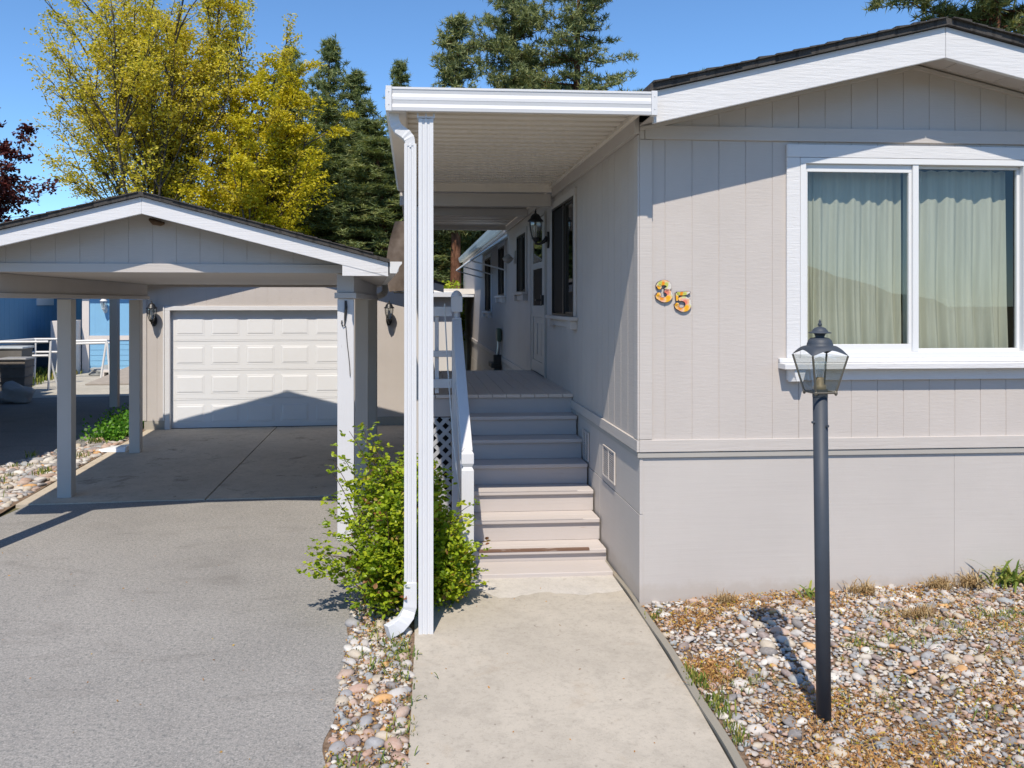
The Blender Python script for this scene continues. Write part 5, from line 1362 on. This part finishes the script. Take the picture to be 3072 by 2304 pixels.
copy_tree(fA, (15.6, 62, 0), (.9, 1.09), .7, 'tiny conifer tip left of two above the home roof edge', GT)
copy_tree(fB, (17.9, 62, 0), (.9, 1.14), 2.7, 'tiny conifer tip right of two above the home roof edge', GT)
rb_ = random.Random(77)
X = -15.0; i = 0
BELT = 'dense belt of evergreens behind the garage'
while X < 11:
    for row in range(2):
        Y = 56 + row * 7 + rb_.uniform(-2, 2)
        src = (fA, fB, pA)[(i + row) % 3] if True else fA
        sc_ = rb_.uniform(.62, .80)
        copy_tree((fA, fB)[(i + row) % 2], (X + rb_.uniform(-.5, .5), Y, 0), (sc_ * 1.5, sc_), rb_.uniform(0, 6), 'dark evergreen in the dense belt behind the garage', BELT)
        i += 1
    X += 1.9
low = sorted([(-7.4, 40, 1.2, .60), (-5.6, 41, 1.3, .66), (-4.2, 39, 1.3, .58), (-9.6, 42, 1.2, .6), (-3.0, 42, 1.2, .58), (1.0, 46, 1.3, .62), (3.4, 50, 1.4, .6), (-1.6, 50, 1.4, .62), (-6.0, 38, 1.2, .52), (-7.9, 43, 1.2, .74)], key=lambda q: q[0] / q[1])
for nth, (x_, y_, s1, s2) in zip(('first', 'second', 'third', 'fourth', 'fifth', 'sixth', 'seventh', 'eighth', 'ninth', 'tenth'), low):
    copy_tree(fA if x_ > -6 else fB, (x_, y_, 0), (s1, s2), x_ * 2, 'low bushy evergreen before the dense belt, %s from the left' % nth, 'low evergreens in front of the belt')
# pale blossoms, shrubs
make_broad('shrub', 'bright green shrub behind the deck by the side wall end', (-.75, 25.5, 0), 51, 2.4, .9, L_ROSE, nstem=6, leaf=.10, per=4, start=.05, cat='shrub', dens=.8)
make_broad('shrub', 'green and yellow shrub between the blue house and the shed', (-12.9, 29.5, 0), 52, 3.8, 1.2, L_ROSE, nstem=6, leaf=.12, per=5, start=.05, cat='shrub', dens=.8)
# hill horizon behind and a wooded hill behind the camera (seen in window reflections)
def hill(name, cx, cy, rx, ry, h, seed):
    mb = MB(); mb.smooth = True; n = 220; m = 30; r = random.Random(seed); ph = [r.uniform(0, 6) for _ in range(4)]
    for j in range(m + 1):
        t = j / m
        for i in range(n):
            a = 2 * math.pi * i / n; k = 1 + .12 * math.sin(3 * a + ph[0]) + .06 * math.sin(7 * a + ph[1])
            mb.v.append((rx * (1 - t) * math.cos(a) * k, ry * (1 - t) * math.sin(a) * k, h * math.sin(t * math.pi / 2) ** 1.3 * (1 + .1 * math.sin(5 * a + ph[2])) + (r.uniform(0, 2.6) * (0 < t < 1))))
    for j in range(m):
        for i in range(n): mb.face([j * n + i, j * n + (i + 1) % n, (j + 1) * n + (i + 1) % n, (j + 1) * n + i])
    me = mesh_of(name, mb, HILLM); o = bpy.data.objects.new(name, me); col.objects.link(o); o.location = (cx, cy, -.1); o['kind'] = 'structure'
hill('hill', 0, 190, 150, 60, 13, 3)
hill('hill', -10, -190, 140, 80, 34, 4)

# ---- rose bush
def rose_bush():
    r = np.random.default_rng(5); tb = MB(); tb.smooth = True; cen = []; dr_ = []; tone = []
    stems = []
    lobes = [(-1.82, .15, .48, .28, .34), (-1.62, .22, .62, .30, .32), (-1.78, -.02, .26, .34, .26), (-1.42, .28, .36, .22, .36), (-1.34, .12, .30, .19, .28), (-1.86, .55, .74, .26, .26), (-1.62, .55, .55, .32, .36), (-1.50, .05, .20, .28, .20), (-1.36, .22, .16, .20, .18), (-1.60, .75, .72, .26, .22)]
    # u, v, z, radius, height radius
    base = np.array([-1.68, .30, 0])
    for (u, v, z, ra, rz) in lobes:
        for k in range(14):
            tip = np.array([u, v, z]) + rnd_unit(r, 1)[0] * np.array([ra, ra, rz]) * r.uniform(.6, 1.05); tip[2] = max(.06, tip[2])
            b0 = base + np.array([r.normal() * .12, r.normal() * .12, 0]); mid = (b0 + tip) / 2 + np.array([0, 0, .12]) + r.normal(size=3) * .06
            P = [b0 * (1 - t) ** 2 + 2 * mid * t * (1 - t) + tip * t * t for t in np.linspace(0, 1, 9)]
            tb.tube([tuple(p) for p in P], [.006 - .004 * t for t in np.linspace(0, 1, 9)], 4, cap=False); stems.append((P, 1.0))
    for (tip, n_) in (((-2.30, -.02, .42), 3), ((-2.24, .15, .62), 2), ((-2.02, .70, 1.18), 4), ((-1.95, .62, 1.08), 3), ((-2.12, .45, .95), 3), ((-2.32, -.1, .30), 3), ((-1.24, .20, .60), 2), ((-1.66, .9, 1.0), 4), ((-2.1, .25, .7), 3), ((-1.25, .3, .30), 2)):
        for _ in range(n_):
            tp = np.array(tip) + r.normal(size=3) * .05; b0 = base + r.normal(size=3) * np.array([.1, .1, 0]); mid = (b0 + tp) / 2 + np.array([0, 0, .22]) + r.normal(size=3) * .05
            P = [b0 * (1 - t) ** 2 + 2 * mid * t * (1 - t) + tp * t * t for t in np.linspace(0, 1, 12)]
            tb.tube([tuple(p) for p in P], [.006 - .004 * t for t in np.linspace(0, 1, 12)], 4, cap=False); stems.append((P, .55))
    V = []; T_ = []
    for P, dn in stems:
        for k in range(3, len(P)):
            for _ in range(int(4 * dn + r.random())):
                p = P[k] + r.normal(size=3) * .035; ax = rnd_unit(r, 1)[0]; ax[2] = abs(ax[2]) * .4; ax /= np.linalg.norm(ax)
                side = np.cross(ax, [0, 0, 1]); side /= np.linalg.norm(side) + 1e-9; tn = r.uniform(0, 1) * .75 + (.25 if r.random() < .06 else 0)
                L = r.uniform(.05, .085)
                for (t, s) in ((.35, 1), (.35, -1), (.72, 1), (.72, -1), (1.0, 0)):
                    q = p + ax * L * t; d = ax * (.5 if s else 1) + side * s * .8 + np.array([0, 0, r.normal() * .25]); cen.append(q); dr_.append(d / np.linalg.norm(d)); tone.append(min(1, tn + r.uniform(0, .12)))
    # filling leaves inside lobes
    for (u, v, z, ra, rz) in lobes:
        for _ in range(760):
            q = np.array([u, v, z]) + rnd_unit(r, 1)[0] * np.array([ra, ra, rz]) * r.uniform(.45, 1.0); 
            if q[2] < .03: continue
            d = rnd_unit(r, 1)[0]; d[2] = d[2] * .6 - .1; cen.append(q); dr_.append(d / np.linalg.norm(d)); tone.append(r.uniform(0, .80) if r.random() < .9 else r.uniform(.9, 1))
    cen = np.array(cen); dr_ = np.array(dr_); tone = np.array(tone); n = len(cen)
    # two-fold leaf (kite folded on midrib), 6 verts: 2 quads
    up = np.tile(np.array([0, 0, 1.0]), (n, 1)) + r.normal(size=(n, 3)) * .5; p = np.cross(dr_, up); p /= np.linalg.norm(p, axis=1, keepdims=True) + 1e-9
    nn = np.cross(p, dr_); L = r.uniform(.020, .046, (n, 1)); wd = L * .36
    m1 = cen + dr_ * L * .3; m2 = cen + dr_ * L * .68
    v = np.stack([cen, m1 + p * wd + nn * L * .06, m2 + p * wd * .85 + nn * L * .05, cen + dr_ * L - nn * L * .08, m2 - p * wd * .85 + nn * L * .05, m1 - p * wd + nn * L * .06], axis=1).reshape(-1, 3)
    b = np.arange(n)[:, None] * 6; f = np.concatenate([b + np.array([[0, 1, 2, 3]]), b + np.array([[0, 3, 4, 5]])], axis=0)
    me = np_mesh('foliage', v - np.array([-1.68, .3, 0]), f, L_ROSE, {'rnd': np.concatenate([tone, tone])}, nv=4)
    t = thing('rose_bush', 'leafy yellow-green rose bush around the porch post and steps', 'bush', HF, -1.68, .30, 0)
    part(t, 'stems', tb, m_plain('rose_cane', (.10, .055, .03), .7)); o = bpy.data.objects.new('foliage', me); col.objects.link(o); o.parent = t
rose_bush()

# ---- river rocks
import bmesh
def ico(sub):
    bm = bmesh.new(); bmesh.ops.create_icosphere(bm, subdivisions=sub, radius=1.0); bm.verts.ensure_lookup_table()
    v = np.array([x.co[:] for x in bm.verts]); f = np.array([[q.index for q in p.verts] for p in bm.faces]); bm.free(); return v, f
IV, IF = ico(2)
def rocks(name, label, fr, inside, bounds, n, smin, smax, seed, hfn, group=None, tone_shift=None, power=1.8):
    r = np.random.default_rng(seed); VS = []; FS = []; TN = []; cnt = 0
    grid = {}; cell = smax * 1.6; placed = 0; tries = 0
    while placed < n and tries < n * 14:
        tries += 1
        u = r.uniform(bounds[0], bounds[1]); v = r.uniform(bounds[2], bounds[3])
        if not inside(u, v): continue
        s = smin + (smax - smin) * r.random() ** power
        if tries > n * 7: s = smin * 1.1
        gi, gj = int(u / cell), int(v / cell); ok = True
        for a in (-1, 0, 1):
            for b in (-1, 0, 1):
                for (x, y, q) in grid.get((gi + a, gj + b), ()):
                    if (x - u) ** 2 + (y - v) ** 2 < ((q + s) * .74) ** 2: ok = False; break
                if not ok: break
            if not ok: break
        if not ok: continue
        grid.setdefault((gi, gj), []).append((u, v, s)); placed += 1
        ph = r.uniform(0, 6, 6); k = 1 + .10 * np.sin(2.3 * IV[:, 0] + ph[0]) * np.sin(2.1 * IV[:, 1] + ph[1]) + .07 * np.sin(3.7 * IV[:, 1] + ph[2] + 2 * IV[:, 2])
        if r.random() < .35:      # angular chips
            for _ in range(4):
                pn = rnd_unit(r, 1)[0]; dd = IV @ pn; k = np.where(dd > .62, k * (.62 / np.maximum(dd, .62)), k)
        vv = IV * k[:, None] * np.array([s * r.uniform(.9, 1.35), s * r.uniform(.65, 1.0), s * r.uniform(.38, .68)])
        a = r.uniform(0, np.pi); c_, s_ = math.cos(a), math.sin(a); tx = r.normal() * .25
        R = np.array([[c_, -s_, 0], [s_, c_, 0], [0, 0, 1]]) @ np.array([[1, 0, 0], [0, math.cos(tx), -math.sin(tx)], [0, math.sin(tx), math.cos(tx)]])
        vv = vv @ R.T + np.array([u, v, hfn(u, v) + s * .12])
        VS.append(vv); FS.append(IF + cnt); cnt += len(IV); TN.append(np.full(len(IF), r.random()))
    v = np.concatenate(VS); f = np.concatenate(FS)
    me = np_mesh(name, v, f, PEB, {'rnd': np.concatenate(TN)}, smooth=True)
    o = bpy.data.objects.new(name, me); col.objects.link(o); o.location = fr.w(0, 0, 0); o.rotation_euler = (0, 0, fr.a); setp(o, label, 'gravel', group, 'stuff'); return o
inR = lambda u, v: -2.75 < v < -.01 and u > .035 + (-.020 * abs(v) - .012 * v * v) + .01
rocks('river_rocks', 'mixed grey, white and tan river rocks in the bed below the front window', HF, inR, (-.1, 3.6, -2.75, 0), 7200, .012, .050, 1, bed_h, power=2.6)
inL = lambda u, v: (-3.2 < v < .3 and -2.02 < u < -1.64)
rocks('river_rocks', 'river rocks in the narrow strip between driveway and path', HF, inL, (-2.1, -1.6, -3.2, .3), 800, .016, .060, 2, lambda u, v: .0, power=1.5)
def inF(u, v):
    if not (.0 < v < 7.0): return False
    right = -3.68; left = np.interp(v, [0, 1.2, 3.9, 6.1, 7.3], [-6.3, -5.9, -4.75, -4.02, -4.1])
    return left + .03 < u < right
rocks('river_rocks', 'tan river rocks in the wedge between the carport slab and the neighbouring drive', GF, inF, (-6.3, -3.6, 0, 7), 2300, .03, .085, 3, lambda u, v: .0)

# ---- weeds and litter
def blades(name, label, cat, fr, pts, mat, seed, hmin, hmax, per, w=.006, spread=.04, curl=.5, kind='stuff', origin=None, zf=None):
    r = np.random.default_rng(seed); V = []; T_ = []
    for (u, v, z, s) in pts:
        for _ in range(per):
            b = np.array([u + r.normal() * spread * s, v + r.normal() * spread * s, z]); az = r.uniform(0, 2 * np.pi); H = r.uniform(hmin, hmax) * s * (1.15 - .5 * r.random() ** 2); out = np.array([math.cos(az), math.sin(az), 0]) * r.uniform(.2, 1.0) * curl * H
            drop = r.uniform(.0, .9) * curl
            P = [b + out * t + np.array([0, 0, H * (t * (1.6 - t * .6) - drop * t * t)]) for t in (0, .4, .75, 1.0)]
            sd_ = np.array([-math.sin(az), math.cos(az), 0]) * w * s; tn = r.random()
            for (p0, w0), (p1, w1) in zip(zip(P, (.7, 1, .8)), zip(P[1:], (1, .8, .05))):
                V += [p0 - sd_ * w0, p0 + sd_ * w0, p1 + sd_ * w1, p1 - sd_ * w1]; T_.append(tn)
    V = np.array(V); f = np.arange(len(V)).reshape(-1, 4)
    oc = origin or (0, 0, 0)
    me = np_mesh(name, V - np.array(oc), f, mat, {'rnd': T_}, nv=4); o = bpy.data.objects.new(name, me); col.objects.link(o); o.location = fr.w(*oc); o.rotation_euler = (0, 0, fr.a)
    setp(o, label, cat, None, kind); return o
rw = random.Random(9)
pts = []
for _ in range(42):
    v = rw.uniform(-2.6, -.15); u = .03 - .020 * abs(v) - .012 * v * v + rw.uniform(-.0, .07); 
    if math.sin(v * 4.1 + 1) > -.1: pts.append((u, v, .015, rw.uniform(.5, 1.2)))
blades('edge_weeds', 'small green weeds growing along the timber edging', 'weeds', HF, pts, L_GRASS, 1, .025, .065, 24, .004, .03)
pts = []
for _ in range(120):
    cx_, cy_, rr = rw.choice([(1.55, -.75, .35), (1.9, -.95, .4), (2.4, -.6, .4), (2.6, -1.3, .5), (.9, -1.6, .3), (1.2, -.9, .25), (1.5, -2.0, .4), (.3, -1.2, .2)])
    u, v = cx_ + rw.gauss(0, rr * .6), cy_ + rw.gauss(0, rr * .5)
    if v > -.05 or u < .1: continue
    pts.append((u, v, bed_h(u, v) + .012, rw.uniform(.3, .9)))
blades('bed_weeds', 'sparse green and straw weeds among the river rocks', 'weeds', HF, pts, L_GRASS, 2, .025, .07, 16, .0032, .06, 1.3)
pts = []
for _ in range(70):
    v = rw.uniform(-3.0, .1); side = rw.random(); u = rw.choice([rw.uniform(-1.72, -1.63), rw.uniform(-1.72, -1.63), rw.uniform(-2.02, -1.65)])
    pts.append((u, v, .01, rw.uniform(.5, 1.3)))
blades('strip_weeds', 'green and straw weeds in the narrow rock strip', 'weeds', HF, pts, L_GRASS, 3, .02, .055, 20, .0035, .04, 1.0)
solo_c = [(1.63, -.10, 'brown dried clump left of the row against the skirting', .85), (2.20, -.09, 'brown dried clump right of the first along the skirting', .75), (2.42, -.10, 'brown dried clump next to the striped lily leaves', .8), (.62, -.12, 'small dried clump nearest the wall corner', .6), (1.72, -.55, 'low straw coloured grass tuft out in the rock bed', .7), (2.92, -.10, 'dried clump at the right frame edge by the skirting', .9)]
for i, (u, v, lb, s) in enumerate(solo_c):
    pts = [(u + rw.gauss(0, .045), v + rw.gauss(0, .02), bed_h(u, v) + .01, s * rw.uniform(.5, 1.15)) for _ in range(8)]
    blades('dried_plant', lb, 'plant', HF, pts, L_DRY, 20 + i, .04, .15, 45, .0032, .03, 1.2, kind=None, origin=(u, v, bed_h(u, v)))['group'] = 'dried clumps in the rock bed'
u = 2.68; pts = [(u + rw.gauss(0, .06), -.10 + rw.gauss(0, .02), bed_h(u, -.1) + .01, 1) for _ in range(4)]
blades('lily_clump', 'green drooping lily leaves against the skirting at right', 'plant', HF, pts, L_GRASS, 31, .09, .17, 20, .008, .035, 1.6, kind=None, origin=(u, -.1, bed_h(u, -.1)))
u = 1.20; pts = [(u, -.14, bed_h(u, -.1) + .01, 1)]
blades('weed_tuft', 'small bright green tuft at the wall behind the lamp post', 'plant', HF, pts, L_GRASS, 32, .06, .12, 22, .009, .04, 1.0, kind=None, origin=(u, -.14, 0))
def litter(name, label, fr, fn, n, size, seed, mat=L_LIT):
    r = np.random.default_rng(seed); C_ = []
    while len(C_) < n:
        q = fn(r)
        if q is not None: C_.append(q)
    c = np.array(C_); d = rnd_unit(r, n); d[:, 2] = np.abs(d[:, 2]) * .35; d /= np.linalg.norm(d, axis=1, keepdims=True); v, f = leaves(c, d, r, size, .55)
    me = np_mesh(name, v, f, mat, {'rnd': r.random(n)}, nv=4); o = bpy.data.objects.new(name, me); col.objects.link(o); o.location = fr.w(0, 0, 0); o.rotation_euler = (0, 0, fr.a); setp(o, label, 'leaf litter', None, 'stuff')
pts = []
for _ in range(360):
    cx_, cy_, rr = rw.choice([(.35, -2.1, .3), (.7, -1.95, .4), (1.1, -2.2, .5), (.5, -1.6, .25), (1.7, -1.5, .5), (2.2, -1.0, .5), (1.6, -.7, .35), (2.5, -.5, .5), (.12, -1.1, .15), (2.6, -1.9, .5), (.5, -.12, .25), (1.2, -.1, .4)])
    u, v = cx_ + rw.gauss(0, rr * .5), cy_ + rw.gauss(0, rr * .4)
    if v > -.04 or u < .06 + (-.020 * abs(v) - .012 * v * v): continue
    pts.append((u, v, bed_h(u, v) + .008, rw.uniform(.4, 1.0)))
blades('dry_weeds', 'flattened yellow-orange dry weeds matted over the river rocks', 'weeds', HF, pts, L_LIT, 44, .015, .05, 16, .0030, .06, 2.2)
cl = [(.35, -2.1, .35), (.7, -1.9, .4), (1.1, -2.2, .5), (.6, -1.5, .3), (1.6, -1.7, .4), (.25, -.35, .2), (.6, -.12, .25), (1.1, -.15, .3), (1.9, -.15, .4), (2.4, -.9, .4), (.12, -1.0, .2), (2.2, -2.0, .6)]
def fR(r):
    q = cl[r.integers(len(cl))]; u, v = q[0] + r.normal() * q[2] * .6, q[1] + r.normal() * q[2] * .45
    if r.random() < .25: u, v = r.uniform(0, 3.2), r.uniform(-2.7, -.02)
    if v > -.02 or u < .01 + (-.020 * abs(v) - .012 * v * v): return None
    return (u, v, bed_h(u, v) + r.uniform(0, .03))
litter('leaf_litter', 'orange-brown dry leaf litter scattered over the rock bed', HF, fR, 15000, .018, 5)
def fL(r): return (r.uniform(-2.03, -1.63), r.uniform(-3.1, .5), r.uniform(.004, .022))
litter('leaf_litter', 'brown leaf crumbs in the narrow rock strip', HF, fL, 3000, .018, 6)
def fP(r):
    u, v = r.uniform(-1.55, -.1), r.uniform(-2.4, .4); return (u, v, .0135) if True else None
litter('leaf_crumbs', 'few pale leaf specks on the concrete path', HF, lambda r: (r.uniform(-1.55, -.1), r.uniform(-2.4, .4), .0135), 26, .016, 7)
litter('leaf_crumbs', 'scattered leaf specks on the asphalt driveway', HF, lambda r: (r.uniform(-6, -2.1), r.uniform(-2.6, 2.0), .003), 90, .016, 8)
# ivy by the neighbour strip and grass at blue house
r_ = np.random.default_rng(3)
def ivy(r):
    v = r.uniform(5.6, 9.2); u = -3.72 - abs(r.normal()) * .22 * (1 + (v - 5.6) * .25); return (u, v, abs(r.normal()) * .07 + .01)
r = np.random.default_rng(12); C_ = np.array([ivy(r) for _ in range(6500)]); d = rnd_unit(r, 6500); d[:, 2] = np.abs(d[:, 2]); v_, f_ = leaves(C_, d, r, .055, .8)
me = np_mesh('ivy_patch', v_, f_, L_IVY, {'rnd': r.random(6500)}, nv=4); o = bpy.data.objects.new('ivy_patch', me); col.objects.link(o); o.location = GF.w(0, 0, 0); o.rotation_euler = (0, 0, GF.a); setp(o, 'bright green ground ivy beside the garage corner', 'ground cover', None, 'stuff')
pts = [(rw.uniform(-9.6, -8.7), rw.uniform(13.5, 19.0), .01, rw.uniform(.8, 1.5)) for _ in range(90)]
blades('grass', 'dry green grass along the foot of the blue house', 'grass', GF, pts, L_GRASS, 8, .10, .22, 40, .010, .12)
pts = [(rw.uniform(-4.6, -3.75), rw.uniform(1, 6.5), .02, rw.uniform(.6, 1.2)) for _ in range(24)]
pts = [p for p in pts if inF(p[0], p[1])]
blades('strip_tufts', 'little green tufts between the tan river rocks', 'weeds', GF, pts, L_GRASS, 9, .04, .10, 24, .006, .05)
